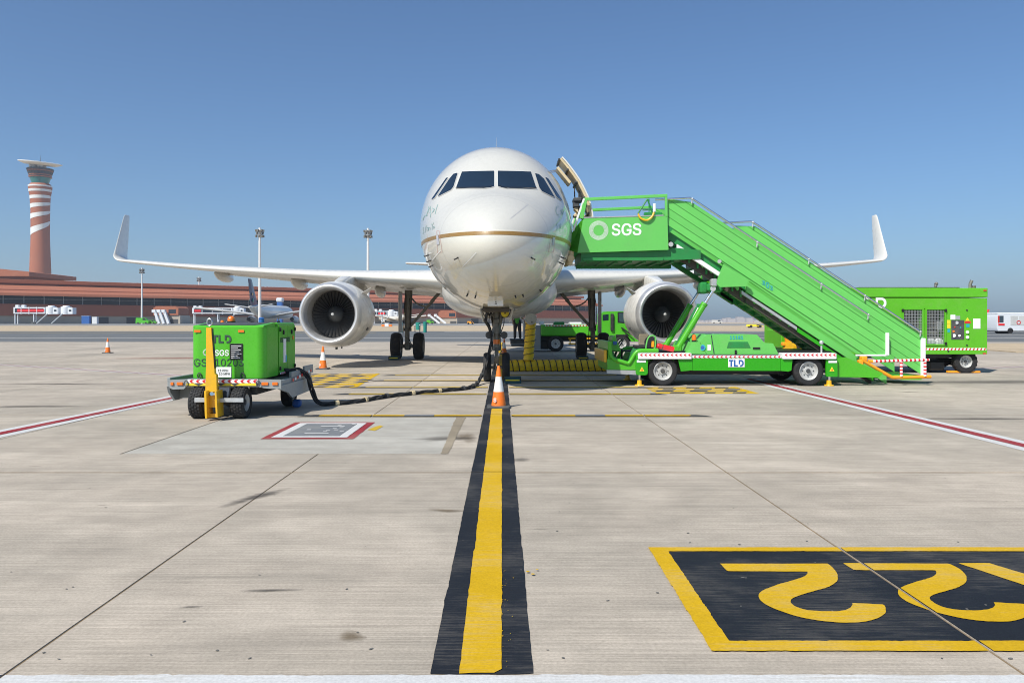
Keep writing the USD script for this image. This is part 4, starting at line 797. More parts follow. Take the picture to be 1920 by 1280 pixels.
# beacon and caps on the roof
bc = P(433.5, 0, 14.2)[0]
gp.part('beacon_base', cyl((bc, 14.2, 1.575), (bc, 14.2, 1.60), .075, n=20), 'black_paint')
gp.part('beacon', lathe([(0, .062), (.04, .064), (.075, .052), (.09, .025), (.093, .001)], (bc, 14.2, 1.60), (0, 0, 1), 24), 'orange_lens', smooth=True)
gp.part('roof_cap', cyl((P(417, 0, 14.4)[0], 14.4, 1.575), (P(417, 0, 14.4)[0], 14.4, 1.615), .035, .025), 'orange_lens', rb)
gp.part('roof_cap', [cyl((P(490, 0, 14.6)[0], 14.6, 1.575), (P(490, 0, 14.6)[0], 14.6, 1.645), .055, .05), cyl((P(490, 0, 14.6)[0], 14.6, 1.645), (P(490, 0, 14.6)[0], 14.6, 1.67), .06, .03)], 'blue_print', rb, label='blue round cap on the cart roof')

# ------------------------------------------------------------------ power cable from the cart to the nose gear
pts = [(-4.0, 14.3, .70), (-3.85, 14.55, .70), (-3.72, 14.72, .62), (-3.62, 14.78, .34), (-3.55, 14.82, .11), (-3.45, 14.85, .045), (-2.98, 15.3, .045), (-2.52, 16.4, .045), (-1.74, 17.5, .045), (-.98, 18.4, .045), (-.80, 18.9, .05), (-.72, 19.6, .06), (-.62, 20.3, .20), (-.48, 20.75, .62), (-.38, 20.85, 1.10), (-.42, 20.85, 1.42), (-.52, 20.8, 1.62), (-.45, 20.72, 1.92), (-.42, 20.7, 2.0)]
cb = T('power_cable', 'black bundled power cable curving over the concrete to the nose gear', 'cable', (-3.45, 14.85, 0))
pth = smooth_path(pts, 260); tg = np.gradient(pth, axis=0); tg /= np.linalg.norm(tg, axis=1)[:, None]
L_ = np.r_[0, np.cumsum(np.linalg.norm(np.diff(pth, axis=0), axis=1))]; sd_ = np.cross(tg, [0, 0, 1.0]); sd_ /= np.maximum(np.linalg.norm(sd_, axis=1), .2)[:, None]; up_ = np.cross(sd_, tg)
for k in range(3):
    a = L_ * 5.2 + k * 2 * np.pi / 3; loose = (.026 + .020 * np.clip(np.sin(L_ * 2.1 + k), 0, 1) * (L_ < 3.2))[:, None]
    cb.part('cable_strand', tube(pth + loose * (np.cos(a)[:, None] * sd_ + np.sin(a)[:, None] * up_ * .8), .023, 7), 'black_rubber', smooth=True)
for q in (40, 62, 84, 106, 128, 150, 168, 186, 204):
    cb.part('cable_tie', tube(pth[q - 1:q + 2], .057, 10), 'cream_primer' if q % 3 else 'dark_grey')

# ------------------------------------------------------------------ air conditioning hose
M('hose_yellow', (.78, .49, .010), .55, var=.12, scale=6, dirt=(.2, .14, .03), dirt_amt=.5)
def hose(t, path, r, name, pitch, parent=None):
    p = np.asarray(path, float); d = np.r_[0, np.cumsum(np.linalg.norm(np.diff(p, axis=0), axis=1))]
    n = int(d[-1] / .025); q = np.stack([np.interp(np.linspace(0, d[-1], n), d, p[:, k]) for k in range(3)], -1); s = np.linspace(0, d[-1], n)
    h = t.part(name, tube(q, r * (1 + .045 * np.cos(s / pitch * 2 * np.pi)), 24), 'hose_yellow', parent, smooth=True)
    tt = np.gradient(q, axis=0); tt /= np.linalg.norm(tt, axis=1)[:, None]; u, w, _ = frame(tt[0]); us = []
    for k in range(n):
        u = u - tt[k] * (u @ tt[k]); u /= np.linalg.norm(u); us.append(u)
    us = np.array(us); ws = np.cross(tt, us); m = 14 * int(d[-1] / pitch); sm = np.linspace(.03, d[-1] - .03, m); ang = sm / pitch * 2 * np.pi
    ip = lambda A: np.stack([np.interp(sm, s, A[:, k]) for k in range(3)], -1)
    hp = ip(q) + (r * .985) * (np.cos(ang)[:, None] * ip(us) + np.sin(ang)[:, None] * ip(ws))
    t.part('hose_stripe', tube(hp, .016, 6), 'black_rubber', h, smooth=True)
ah = T('air_hose', 'yellow ribbed air hose with black spiral, behind the nose wheel and up to the belly', 'hose', (.8, 25.5, 0))
hose(ah, smooth_path([(.10, 25.35, .19), (.5, 25.4, .19), (2.0, 25.5, .19), (3.5, 25.4, .19), (5.5, 25.3, .19), (7.8, 25.35, .19), (8.5, 25.4, .3)], 120), .18, 'hose_run', .205)
hose(ah, smooth_path([(.74, 25.42, .36), (.75, 25.44, .7), (.79, 25.46, 1.2), (.81, 25.47, 1.62)], 60), .165, 'hose_riser', .20)
ah.part('hose_coupling', [cyl((.81, 25.44, 1.58), (.81, 25.47, 1.80), .175, .185, 28), cyl((.81, 25.27, 1.68), (.81, 25.34, 1.68), .185, .18, 28)], 'gear_white')
ah.part('coupling_knob', cyl((.84, 25.25, 1.58), (.84, 25.29, 1.58), .022, n=10), 'black_paint')

# ------------------------------------------------------------------ cones and chocks
def cone(loc, what):
    t = T('traffic_cone', what, 'traffic cone', loc, 'orange and white traffic cones round the aircraft')
    o = np.array(loc, float)
    oct_ = [(.235 * math.cos(a), .235 * math.sin(a)) for a in np.radians(np.arange(0, 360, 45) + 22.5)]
    sq = roundrect(-.215, -.215, .215, .215, .05, n=4)
    t.part('base', raw(*(lambda m: (m.vertices + o, m.faces))(loft([[(x, y, z) for x, y in sq.buffer(b, join_style=2).exterior.coords[:-1]] for z, b in ((0, 0), (.035, 0), (.045, -.008))]))), 'dark_grey')
    f = lambda z: .135 - (z - .045) * .152
    for z0, z1, m in ((.045, .30, 'cone_orange'), (.30, .575, 'cone_white'), (.575, .765, 'cone_orange')):
        t.part('sleeve', lathe([(z0, f(z0)), (z0 + .02, f(z0 + .02)), (z1, f(z1))] + ([(.775, .02), (.776, .004)] if z1 > .7 else []), o, (0, 0, 1), 32), m, label='white reflective band' if m == 'cone_white' else None)
    return t
M('cone_orange', (.80, .17, .012), .5, var=.12, scale=6, dirt=(.25, .12, .05), dirt_amt=.5)
M('cone_white', (.72, .72, .70), .4, var=.06, scale=6, dirt=(.35, .32, .27), dirt_amt=.4)
c0 = cone((G(935, 764)[0], 14.62, 0), 'orange and white cone on the yellow line in front of the nose wheel')
c0.part('cone_lettering', txt('S', .07, (c0.o[0] - .095, c0.o[1] - .135, .12), depth=.012, bold=True), 'label_white')
for (x, y), what in (((605.5, 692), 'orange and white cone below the left engine'), ((202, 662), 'small far orange and white cone standing alone at the left')):
    gx_, gy_ = G(x, y); dup(c0, (gx_, gy_, 0), what)
dup(c0, (-.07, 39.0, 0), 'far cone half hidden behind the nose wheels')
def chock(loc, what, m='teal_rubber'):
    x, y, z = loc; t = T('wheel_chock', what, 'chock', loc)
    t.part('block', pYZ(Polygon([(y - .16, 0.004), (y + .16, .004), (y + .10, .17), (y - .04, .17)]), x - .22, x + .22), m)
    t.part('yellow_band', [bx((.36, .012, .035), (x, y - .115, .085), .004, np.array([[1, 0, 0], [0, math.cos(-.6), -math.sin(-.6)], [0, math.sin(-.6), math.cos(-.6)]]))], 'label_yellow')
    t.part('end_cap', [bx((.03, .2, .13), (x + e * .21, y + .0, .08), .02) for e in (-1, 1)], 'black_rubber')
M('teal_rubber', (.015, .055, .06), .6, var=.2)
chock((X0 + .42, 20.52, 0), 'dark chock with yellow band against the right nose wheel')
chock((X0 - 4.43, 33.05, 0), 'dark chock with yellow band against the left main wheels')
chock((X0 + 3.47, 33.05, 0), 'dark chock in front of the right main wheels')

# ------------------------------------------------------------------ stairs truck
Yt = 19.55
st = T('stairs_truck', 'green passenger stairs truck docked at the aircraft door, right of the nose', 'stairs truck', (6.7, 20.7, 0))
def tq(pts, Y=Yt): return Polygon(pp(pts, Y))
ch = st.part('chassis', [b2((3.4, 19.85, .42), (8.2, 21.65, .86), .02), b2((3.3, 20.2, .25), (8.1, 21.3, .42), .02)], 'black_paint')
st.part('side_panel', pXZ(tq([(1277, 696), (1270, 668), (1298, 668), (1298, 694)]), Yt, Yt + .05), 'green_deep', ch)
st.part('side_panel', pXZ(tq([(1298.6, 671), (1463.5, 671), (1463.5, 695), (1298.6, 694.5)]), Yt, Yt + .05), 'green_deep', ch)
st.part('side_panel', pXZ(tq([(1464.2, 672), (1486, 672), (1484, 694), (1478, 696.5), (1464.2, 695)]), Yt, Yt + .05), 'green_deep', ch)
st.part('side_panel', pXZ(tq([(1277, 696), (1270, 668), (1298, 668), (1298, 694)]), 21.75, 21.8), 'green_deep', ch)
sb = st.part('stripe_board', b2((px(1298, 0, Yt)[0], Yt - .012, px(0, 671, Yt)[1]), (px(1465, 0, Yt)[0], Yt + .01, px(0, 666, Yt)[1]), .003), 'label_white', ch)
chevrons(st, ch, px(1299, 0, Yt)[0], px(1465, 0, Yt)[0], px(0, 671, Yt)[1] + .004, px(0, 666, Yt)[1] - .004, Yt - .012, 20)
mp = st.part('maker_plate', b2((px(1365, 0, Yt)[0], Yt - .012, px(0, 688, Yt)[1]), (px(1396, 0, Yt)[0], Yt + .004, px(0, 672.5, Yt)[1]), .003), 'cream_white' if 'cream_white' in MAT else 'label_white', ch)
st.part('maker_lettering', maker_mark(.365, .165, (px(1366.5, 0, Yt)[0], Yt - .0125, px(0, 686.8, Yt)[1])), 'blue_print', ch)
for x0, x1 in ((1196, 1296), (1466.5, 1567)):
    fd = st.part('fender', b2((px(x0, 0, Yt)[0], Yt - .06, px(0, 673, Yt)[1]), (px(x1, 0, Yt)[0], Yt + .28, px(0, 662, Yt)[1]), .012), 'label_white', ch)
    chevrons(st, ch, px(x0 + 2, 0, Yt)[0], px(x1, 0, Yt)[0], px(0, 667.5, Yt)[1], px(0, 662.5, Yt)[1], Yt - .06, 12)
    st.part('wheel_arch', [b2((px(x0 + 14, 0, Yt)[0], Yt + .26, .35), (px(x1 - 16, 0, Yt)[0], Yt + .30, .75), .01)], 'black_paint', ch)
cp = st.part('corner_panel', pXZ(roundrect(*px(1192, 703, Yt), *px(1214.5, 666, Yt), .07, (0, 0, 1, 1)), Yt - .01, Yt + .06), 'green_deep', ch)
st.part('white_label', b2((px(1194, 0, Yt)[0], Yt - .018, px(0, 679.5, Yt)[1]), (px(1211, 0, Yt)[0], Yt - .008, px(0, 675, Yt)[1]), .002), 'label_white', ch)
st.part('corner_panel', pXZ(roundrect(*px(1549, 706, Yt), *px(1570, 672, Yt), .03, (0, 0, 1, 1)), Yt - .01, Yt + .06), 'green_deep', ch)
st.part('white_label', b2((px(1553, 0, Yt)[0], Yt - .018, px(0, 680, Yt)[1]), (px(1569, 0, Yt)[0], Yt - .008, px(0, 675.5, Yt)[1]), .002), 'label_white', ch)
for x, y in ((1203.5, 692), (1559.5, 692)):
    st.part('warning_sign', pXZ(tq([(x - 4.5, y + 4), (x + 4.5, y + 4), (x, y - 4.5)]), Yt - .018, Yt - .009), 'label_yellow', ch); st.part('warning_mark', pXZ(tq([(x - 1.6, y + 2.6), (x + 1.8, y + 2.6), (x, y - 1.5)]), Yt - .022, Yt - .018), 'red_paint', ch)
st.part('rear_panel', pXZ(tq([(1570, 672), (1570, 707), (1652, 708.5), (1660, 700), (1604, 676), (1590, 670)]), Yt + .12, Yt + .16), 'green_mid', ch)
for x, yj in ((1200.5, Yt + .12), (1557.5, Yt + .1)):
    X_ = px(x, 0, Yt)[0]
    for yy in (yj, 21.6):
        j = st.part('stabiliser_jack', cyl((X_, yy, .08), (X_, yy, .40), .035, n=16), 'chrome'); st.part('jack_foot', [cyl((X_, yy, .004), (X_, yy, .03), .12, .11, 24), cyl((X_, yy, .03), (X_, yy, .14), .065, .055, 20)], 'yellow_paint', j)
for x in (1243.5, 1517.5):
    X_ = px(x, 0, Yt)[0]
    for yy in (Yt + .13, 21.62): tyre_parts(st, (X_, yy, .372), .372, .24, .225, axis=(0, 1, 0))
    st.part('axle', cyl((X_, Yt + .2, .372), (X_, 21.6, .372), .06), 'black_paint', ch)
# driver's station
ds = st.part('driver_station', [pXZ(tq([(1139, 693), (1138, 673), (1146, 674), (1156, 680), (1180, 686), (1190, 668), (1197, 667), (1197, 693)], 19.62), 19.6, 19.66), pXZ(tq([(1139, 693), (1139, 640), (1146, 640), (1146, 693)], 19.7), 19.62, 21.7), b2((px(1140, 0, 19.7)[0], 19.66, .36), (px(1192, 0, 19.7)[0], 21.7, .44), .02),
     pXZ(tq([(1180, 686), (1192, 664), (1262, 660), (1262, 690), (1180, 690)], 19.9), 19.8, 21.65), pXZ(tq([(1139, 693), (1138, 673), (1146, 674), (1156, 680), (1180, 686), (1190, 668), (1197, 667), (1197, 693)], 21.7), 21.68, 21.74)], 'green_mid')
for yy in (19.6, 21.72):
    st.part('edge_tube', tube([(*((lambda a: (a[0], yy, a[1]))(px(x, y, 19.6))),) for x, y in np.array(smooth_path([(1143, 640, 0), (1143.5, 655, 0), (1145, 666, 0), (1151, 673, 0), (1165, 677.5, 0), (1178, 681, 0), (1184, 674, 0), (1190, 664, 0), (1196, 658.5, 0), (1206, 657, 0), (1234, 657, 0)], 50))[:, :2]], .05, 12), 'green_mid', ds, smooth=True)
st.part('step_plate', pXZ(tq([(1138, 693.5), (1193, 694.5), (1193, 702.5), (1138, 700)]), 19.57, 19.62), 'galvanised', ds)
st.part('front_bumper', b2((px(1132.5, 0, 19.6)[0], 19.6, px(0, 679, 19.6)[1]), (px(1138, 0, 19.6)[0], 21.7, px(0, 656, 19.6)[1]), .03), 'yellow_paint', ds)
st.part('front_panel', [pXZ(tq([(1146, 657), (1147, 632), (1152, 629), (1163, 656), (1163, 658)], 20.3), 20.2, 21.0)], 'green_mid', ds)
st.part('dash_plate', bx((.10, .03, .09), P(1153, 643, 20.15), .01), 'blue_print', ds)
st.part('steering_column', [tube([P(1150, 675, 20.5), P(1160, 648, 20.5)], .03)], 'black_paint', ds)
st.part('steering_wheel', tube([P(1161, 646, 20.5) + .19 * (math.cos(a) * np.array([.55, 0, .83]) + math.sin(a) * np.array([0, 1, 0])) for a in np.linspace(0, 2 * np.pi, 30)], .018), 'black_paint', ds)
st.part('footwell_post', [tube([P(1166, 655, 21.2), P(1166, 672, 21.2)], .025), b2(P(1150, 659, 21.1), P(1186, 656, 21.3), .01)], 'black_paint', ds)
st.part('pedal_box', b2((px(1146, 0, 20)[0], 19.9, px(0, 676, 20)[1]), (px(1151, 0, 20)[0], 21.2, px(0, 659, 20)[1]), .02), 'green_frame', ds)
seat = st.part('seat', [b2((px(1190, 0, 20.4)[0], 20.1, px(0, 652.5, 20.4)[1]), (px(1217, 0, 20.4)[0], 20.7, px(0, 647, 20.4)[1]), .03)], 'black_rubber')
st.part('seat_base', pXZ(tq([(1178, 676), (1192, 652), (1216, 653), (1216, 665), (1185, 680)], 20.4), 20.0, 20.8), 'green_frame', seat)
st.part('hoop_guard', [tube([P(*q, yy) for q in np.array(smooth_path([(1211, 657, 0), (1214, 637, 0), (1219, 630, 0), (1225, 629, 0), (1229, 633, 0), (1229, 645, 0), (1227, 657, 0)], 30))[:, :2]], .018, 8) for yy in (19.66,)], 'green_light', ds)
st.part('hose_reel', [cyl(P(1220, 642, 19.85), P(1220, 642, 20.2), .16, n=22), cyl(P(1217, 650, 19.8), P(1217, 650, 19.84), .03, n=12)], 'black_paint', ds)
st.part('yellow_handle', bx((.07, .06, .16), P(1224, 645, 19.76), .02), 'orange_paint', ds)
st.part('amber_panel', b2((px(1197, 0, 21.5)[0], 21.4, px(0, 647, 21.5)[1]), (px(1215, 0, 21.5)[0], 21.5, px(0, 626, 21.5)[1]), .02), 'stain_brown', ds)
ex0, ex1 = P(1235, 648.5, 19.72), P(1263, 655, 19.72)
fe = st.part('fire_extinguisher', [cyl(ex0, ex1, .066, n=24), sph(ex0, .066, 2), cyl(ex0 + (ex1 - ex0) * -.12, ex0, .035, n=14)], 'red_paint'); st.part('extinguisher_strap', cyl(ex0 + (ex1 - ex0) * .22, ex0 + (ex1 - ex0) * .27, .069, n=24), 'dark_grey', fe)
hood = st.part('engine_hood', [pXZ(tq([(1287, 663), (1296, 641), (1311.4, 641), (1324.5, 664)], 19.68), 19.664, 21.6), pXZ(tq([(1325, 664), (1312, 641), (1325, 627), (1418.7, 627), (1433, 642.6), (1449, 643.6), (1458, 661), (1458, 664)], 19.68), 19.66, 21.6)], 'green_light')
st.part('hood_window', pXZ(roundrect(0, 0, 1, 1, .12).__class__([px(x, y, 19.65) for x, y in [(1363, 652), (1366.5, 640.5), (1402, 640.5), (1407.5, 652)]]), 19.652, 19.662), 'green_frame', hood)
st.part('hood_number', txt('11181', px(0, 629.5, 19.65)[1] - px(0, 635.5, 19.65)[1], P(1368.5, 635.5, 19.655), depth=.004, width=.33), 'teal_print', hood)
st.part('hood_decal', [cyl(P(1317, 651.5, 19.656), P(1317, 651.5, 19.66), .075, n=24)], 'teal_print', hood); st.part('hood_decal', [cyl(P(1317, 651.5, 19.652), P(1317, 651.5, 19.656), .045, n=20)], 'blue_print', hood)
st.part('hood_notice', b2(P(1326.5, 657, 19.655), P(1333, 646, 19.659), .001), 'label_white', hood)
st.part('hood_latch', b2(P(1412, 654.5, 19.64), P(1425, 651, 19.66), .006), 'black_paint', hood); st.part('hood_latch', b2(P(1378, 664, 19.63), P(1381, 656, 19.66), .006), 'black_paint', hood)
st.part('hood_seam', pXZ(tq([(1338, 663), (1333, 628), (1334.5, 628), (1340, 663)], 19.655), 19.655, 19.661), 'dark_print', hood)
st.part('beacon', [lathe([(0, .055), (.08, .058), (.13, .045), (.15, .01)], P(1301.5, 638, 19.9), (0, 0, 1), 20)], 'orange_lens'); st.part('beacon_base', cyl(P(1301.5, 641.5, 19.9), P(1301.5, 637.5, 19.9), .06, n=18), 'black_paint')
# lifting cylinders
for yy, dx in ((20.0, 0), (21.55, 3)):
    a, b, c = P(1270, 654, 20.0), P(1320, 571, 20.0), P(1339, 541, 20.0)
    for v in (a, b, c): v[1] = yy
    lc = st.part('lift_cylinder', [cyl(a, b, .075, n=22), cyl(b - (b - a) * .02, b + (b - a) * .03, .085, n=22), bx((.22, .14, .2), a, .04)], 'green_mid'); st.part('cylinder_rod', cyl(b, c, .038, n=18), 'chrome', lc)
st.part('lift_bracket', [beam(P(1310, 577, 20.1), P(1310, 577, 21.5), .1, .2), beam(P(1282, 626, 20.1), P(1282, 626, 21.5), .1, .2), beam(P(1263, 658, 20.8), P(1308, 577, 20.8), .12, .1)], 'green_frame')
w0, w1 = P(1292, 617, 20.1), P(1312, 578, 20.1); wp = st.part('striped_board', beam(w0, w1, .02, .11), 'label_white')
for k in range(5): st.part('board_mark', bx((.07, .008, .07), w0 + (w1 - w0) * (.1 + .2 * k) + np.array([0, -.015, 0]), .02, np.array([[.8, 0, .6], [0, 1, 0], [-.6, 0, .8]])), 'red_paint', wp)
# flights
SLP = .656
def lnA(x): return 430 + SLP * (x - 1264.6)
Ya, Yb = 20.05, 20.17
A_ = Polygon(pp([(1252, 373), (1297, 379), (1664.5, 619.5), (1664.5, 665), (1605, 663), (1252, 424)], Ya))
B_ = Polygon(pp([(1376, 423), (1416, 424.5), (1731, 629), (1731, 704), (1376, 472)], Yb))
def planks(shape, y0, th, x_ref, y_ref, w_px, n, parent, Y, gap=.011):
    o = np.array(px(x_ref, y_ref, Y)); d = np.array([1, -SLP]); d = d / np.linalg.norm(d); nn = np.array([SLP, 1]); nn = nn / np.linalg.norm(nn); w = w_px / F * Y
    for k in range(n):
        a = o + nn * w * k; q = Polygon([a - d * 3, a + d * 9, a + nn * (w - gap) + d * 9, a + nn * (w - gap) - d * 3]).intersection(shape)
        for g in polys(q): st.part('side_plank', pXZ(g, y0, y0 + th), 'green_light', parent, smooth=False)
for yy, far in ((Ya, 0), (21.78, 1)):
    ua = st.part('upper_flight_side', pXZ(A_.buffer(-.012), yy + .026, yy + .05), 'green_light'); planks(A_, yy, .024, 1264.6, 430, 13.6, 7, ua, Ya)
for yy in (Yb, 21.66):
    ub = st.part('lower_flight_side', pXZ(B_.buffer(-.012), yy + .026, yy + .05), 'green_light'); planks(B_, yy, .024, 1376, 472, 13.6, 7, ub, Yb)
st.part('edge_trim', [b2(P(1661.5, 666, 20.0), P(1665.5, 624, 20.06), .008), b2(P(1605, 667.5, 20.02), P(1664, 664.2, 20.06), .006)], 'label_white', ua)
st.part('edge_trim', b2(P(1728.5, 706, 20.10), P(1732.8, 634, 20.18), .008), 'label_white', ub)
# fleet number on the upper flight
rt = np.array([1, 0, -SLP]); rt = rt / np.linalg.norm(rt); upv = np.cross(np.array([0, -1, 0]), rt)
st.part('flight_number', [txt('3', .095, P(1428.5, 533, 20.04), (1, 0, -.25), (0, 0, 1), depth=.004, width=.08), txt('0', .14, P(1436, 539, 20.04), (1, 0, -.25), (0, 0, 1), depth=.004, width=.085), txt('3', .10, P(1443.5, 543, 20.04), (1, 0, -.25), (0, 0, 1), depth=.004, width=.075)], 'teal_print', ua)
# stringers, rails and steps under the flights
def slope_bar(x0, x1, off, hpx, y0, y1, mat, name, parent=None, Y=20.1):
    return st.part(name, pXZ(Polygon(pp([(x0, lnA(x0) + off), (x1, lnA(x1) + off), (x1, lnA(x1) + off + hpx), (x0, lnA(x0) + off + hpx)], Y)), y0, y1), mat, parent, smooth=False)
slope_bar(1256, 1402, 22, 26, 20.34, 20.38, 'interior_dark', 'stringer_web'); slope_bar(1402, 1640, 27, 20, 20.28, 20.30, 'interior_dark', 'stringer_web')
s1 = slope_bar(1400, 1663, 13, 15, 20.12, 20.22, 'green_light', 'lower_stringer'); slope_bar(1400, 1690, 4, 14, 21.55, 21.65, 'green_frame', 'lower_stringer')
slope_bar(1392, 1496, 31, 6, 20.16, 20.26, 'galvanised', 'roller_rail', s1); slope_bar(1497, 1640, 31, 8, 20.18, 20.26, 'green_deep', 'roller_rail', s1)
u1 = slope_bar(1253, 1400, 8, 16, 20.24, 20.32, 'green_frame', 'upper_stringer'); slope_bar(1270, 1352, 24, 9, 20.12, 20.22, 'label_white', 'roller_rail', u1)
slope_bar(1253, 1400, 40, 10, 21.3, 21.45, 'green_frame', 'upper_stringer'); slope_bar(1275, 1345, 26, 5, 20.22, 20.3, 'green_mid', 'guide_rail', u1)
for k in range(24):
    x = 1268 + k * 16.2; y = lnA(x) + (30 if k > 8 else 26)
    if y > 706: break
    st.part('step', [b2(P(x - 9, y + 3, 20.3), np.array([px(x + 11, 0, 20.3)[0], 21.55, px(0, y, 20.3)[1]]), .006), b2(P(x - 10, y + 13, 20.3), np.array([px(x - 6, 0, 20.3)[0], 21.55, px(0, y, 20.3)[1]]), .006)], 'green_frame')
    if k % 1 == 0 and 2 < k < 21: st.part('step_bracket', pXZ(Polygon(pp([(x - 3, y + 6), (x + 4, y + 4), (x + 4, y + 10), (x + 1, y + 12)], 20.24)), 20.22, 20.28), 'label_yellow' if k % 7 == 9 else 'green_light', s1)
st.part('lower_beam', pXZ(Polygon(pp([(1362, 540), (1376, 540), (1592, 682), (1580, 690), (1366, 552)], 20.6)), 20.4, 20.55), 'green_frame', s1)
st.part('lower_beam', pXZ(Polygon(pp([(1362, 540), (1376, 540), (1592, 682), (1580, 690), (1366, 552)], 20.6)), 21.3, 21.45), 'green_frame', s1)
gb = st.part('gusset_plate', pXZ(Polygon(pp([(1356, 495.6), (1404, 527), (1397.6, 537), (1349, 538.4), (1342, 532)], 19.95)), 19.9, 19.98), 'green_light')
st.part('gusset_plate', pXZ(Polygon(pp([(1356, 495.6), (1404, 527), (1397.6, 537), (1349, 538.4), (1342, 532)], 19.95)), 21.85, 21.92), 'green_mid')
st.part('pivot_shaft', [cyl(P(1349, 490, 19.9), P(1349, 490, 20.1), .05, n=14), cyl(P(1337, 541, 19.95), P(1337, 541, 21.7), .07, n=16), bx((.16, .2, .2), P(1338, 530, 20.0), .03)], 'galvanised', gb)
st.part('pivot_block', [bx((.4, 1.2, .22), P(1330, 541, 20.8), .05), bx((.2, .3, .3), P(1318, 540, 20.5), .08)], 'green_frame', gb)
# platform
pf = st.part('platform', [pXZ(Polygon(pp([(1084, 476), (1253, 470), (1300, 474), (1300, 490), (1240, 492), (1084, 495)], 20.9)), 20.1, 21.95)], 'green_frame')
st.part('platform_frame', [b2((px(1088, 0, 20.6)[0], 20.06, 3.14), (px(1236, 0, 20.6)[0], 20.2, 3.22), .01), b2((px(1088, 0, 20.6)[0], 21.7, 3.06), (px(1275, 0, 20.6)[0], 21.95, 3.16), .01)] + [bx((.08, 1.5, .06), (px(1100 + 26 * k, 0, 20.6)[0], 21.0, 3.13), .01) for k in range(7)], 'green_frame', pf)
sd0 = [(1093.4, 409), (1251, 404.7), (1253, 468.5), (1082.5, 474.2), (1075, 431)]
for yy in (19.98, 22.0):
    sp_ = st.part('platform_side', pXZ(Polygon(pp([(1093.4, 409), (1251, 404.7), (1253, 468.5), (1082.5, 474.2)], 20.0)), yy, yy + .05), 'green_light')
    st.part('platform_nose', raw(*(lambda a: (np.array(a), [(0, 1, 2), (0, 2, 3), (0, 2, 1), (0, 3, 2)]))([tuple(P(1093.4, 409, 20.0) * [1, 0, 1] + [0, yy, 0]), tuple(P(1082.5, 474.2, 20.0) * [1, 0, 1] + [0, yy, 0]), tuple(P(1069, 468, 20.0) * [1, 0, 1] + [0, yy + (.22 if yy < 21 else -.1), 0]), tuple(P(1075, 431, 20.0) * [1, 0, 1] + [0, yy + (.12 if yy < 21 else -.05), 0])])), 'green_mid', sp_, smooth=False)
    st.part('panel_cap', beam(P(1094, 408.5, 20.0) * [1, 0, 1] + [0, yy + .02, 0], P(1244, 404.2, 20.0) * [1, 0, 1] + [0, yy + .02, 0], .06, .03), 'galvanised', sp_)
    st.part('top_rail', [beam(P(1096, 374, 20.0) * [1, 0, 1] + [0, yy + .02, 0], P(1251, 367, 20.0) * [1, 0, 1] + [0, yy + .02, 0], .07, .075), beam(P(1248.5, 365, 20.0) * [1, 0, 1] + [0, yy + .02, 0], P(1249.5, 406, 20.0) * [1, 0, 1] + [0, yy + .02, 0], .06, .06)], 'green_light', sp_)
    st.part('slanted_post', [beam(P(1098, 372, 20.0) * [1, 0, 1] + [0, yy + .02, 0], P(1090, 410, 20.0) * [1, 0, 1] + [0, yy + .02, 0], .08, .10)], 'green_light', sp_)
    st.part('post_edge', beam(P(1095, 373, 20.0) * [1, 0, 1] + [0, yy - .01, 0], P(1075, 432, 20.0) * [1, 0, 1] + [0, yy + .1, 0], .05, .05), 'label_white', sp_)
    if yy < 21:
        st.part('operator_ring', sun_ring(.135, .245, P(1122.5, 432, yy) - [0, .0015, 0], 52), 'label_white', sp_)
        st.part('operator_lettering', txt('SGS', .285, P(1147, 441.3, yy) - [0, 0, 0], (1, 0, .018), (0, 0, 1), depth=.004, width=.75), 'label_white', sp_)
st.part('gate_brace', [tube([P(1196, 401, 21.6), P(1214, 373, 21.6)], .022), tube([P(1214, 373, 21.6), P(1223, 398, 21.6)], .022), tube([P(1217, 373, 21.6), P(1217, 400, 21.6)], .015), b2(P(1208, 406, 20.1), P(1240, 399, 20.2), .01)], 'green_frame', sp_)
st.part('yellow_strap', tube(np.array(smooth_path([P(1197, 401, 19.94), P(1201, 409, 19.93), P(1212, 413, 19.93), P(1222, 407, 19.93), P(1226, 398, 19.94)], 24)), .025, 8), 'yellow_paint', sp_)
st.part('white_post', b2(P(1225, 399, 20.3), P(1229, 382, 20.36), .01), 'label_white', sp_)
st.part('dock_roller', [tube([P(1068, 496, 20.2), P(1071, 471, 20.2)], .075, 14), tube([(px(1070, 0, 20.2)[0], 20.1, 3.2), (px(1070, 0, 20.2)[0], 21.9, 3.2)], .09, 14)], 'cream_primer', pf)
st.part('hinge_pin', [cyl(P(1258, 458, 19.98), P(1258, 458, 20.2), .06, n=14)], 'galvanised', pf)
st.part('green_stay', pXZ(Polygon(pp([(1253, 411), (1264, 411), (1264, 428), (1253, 440)], 20.0)), 20.06, 20.1), 'green_frame', pf)
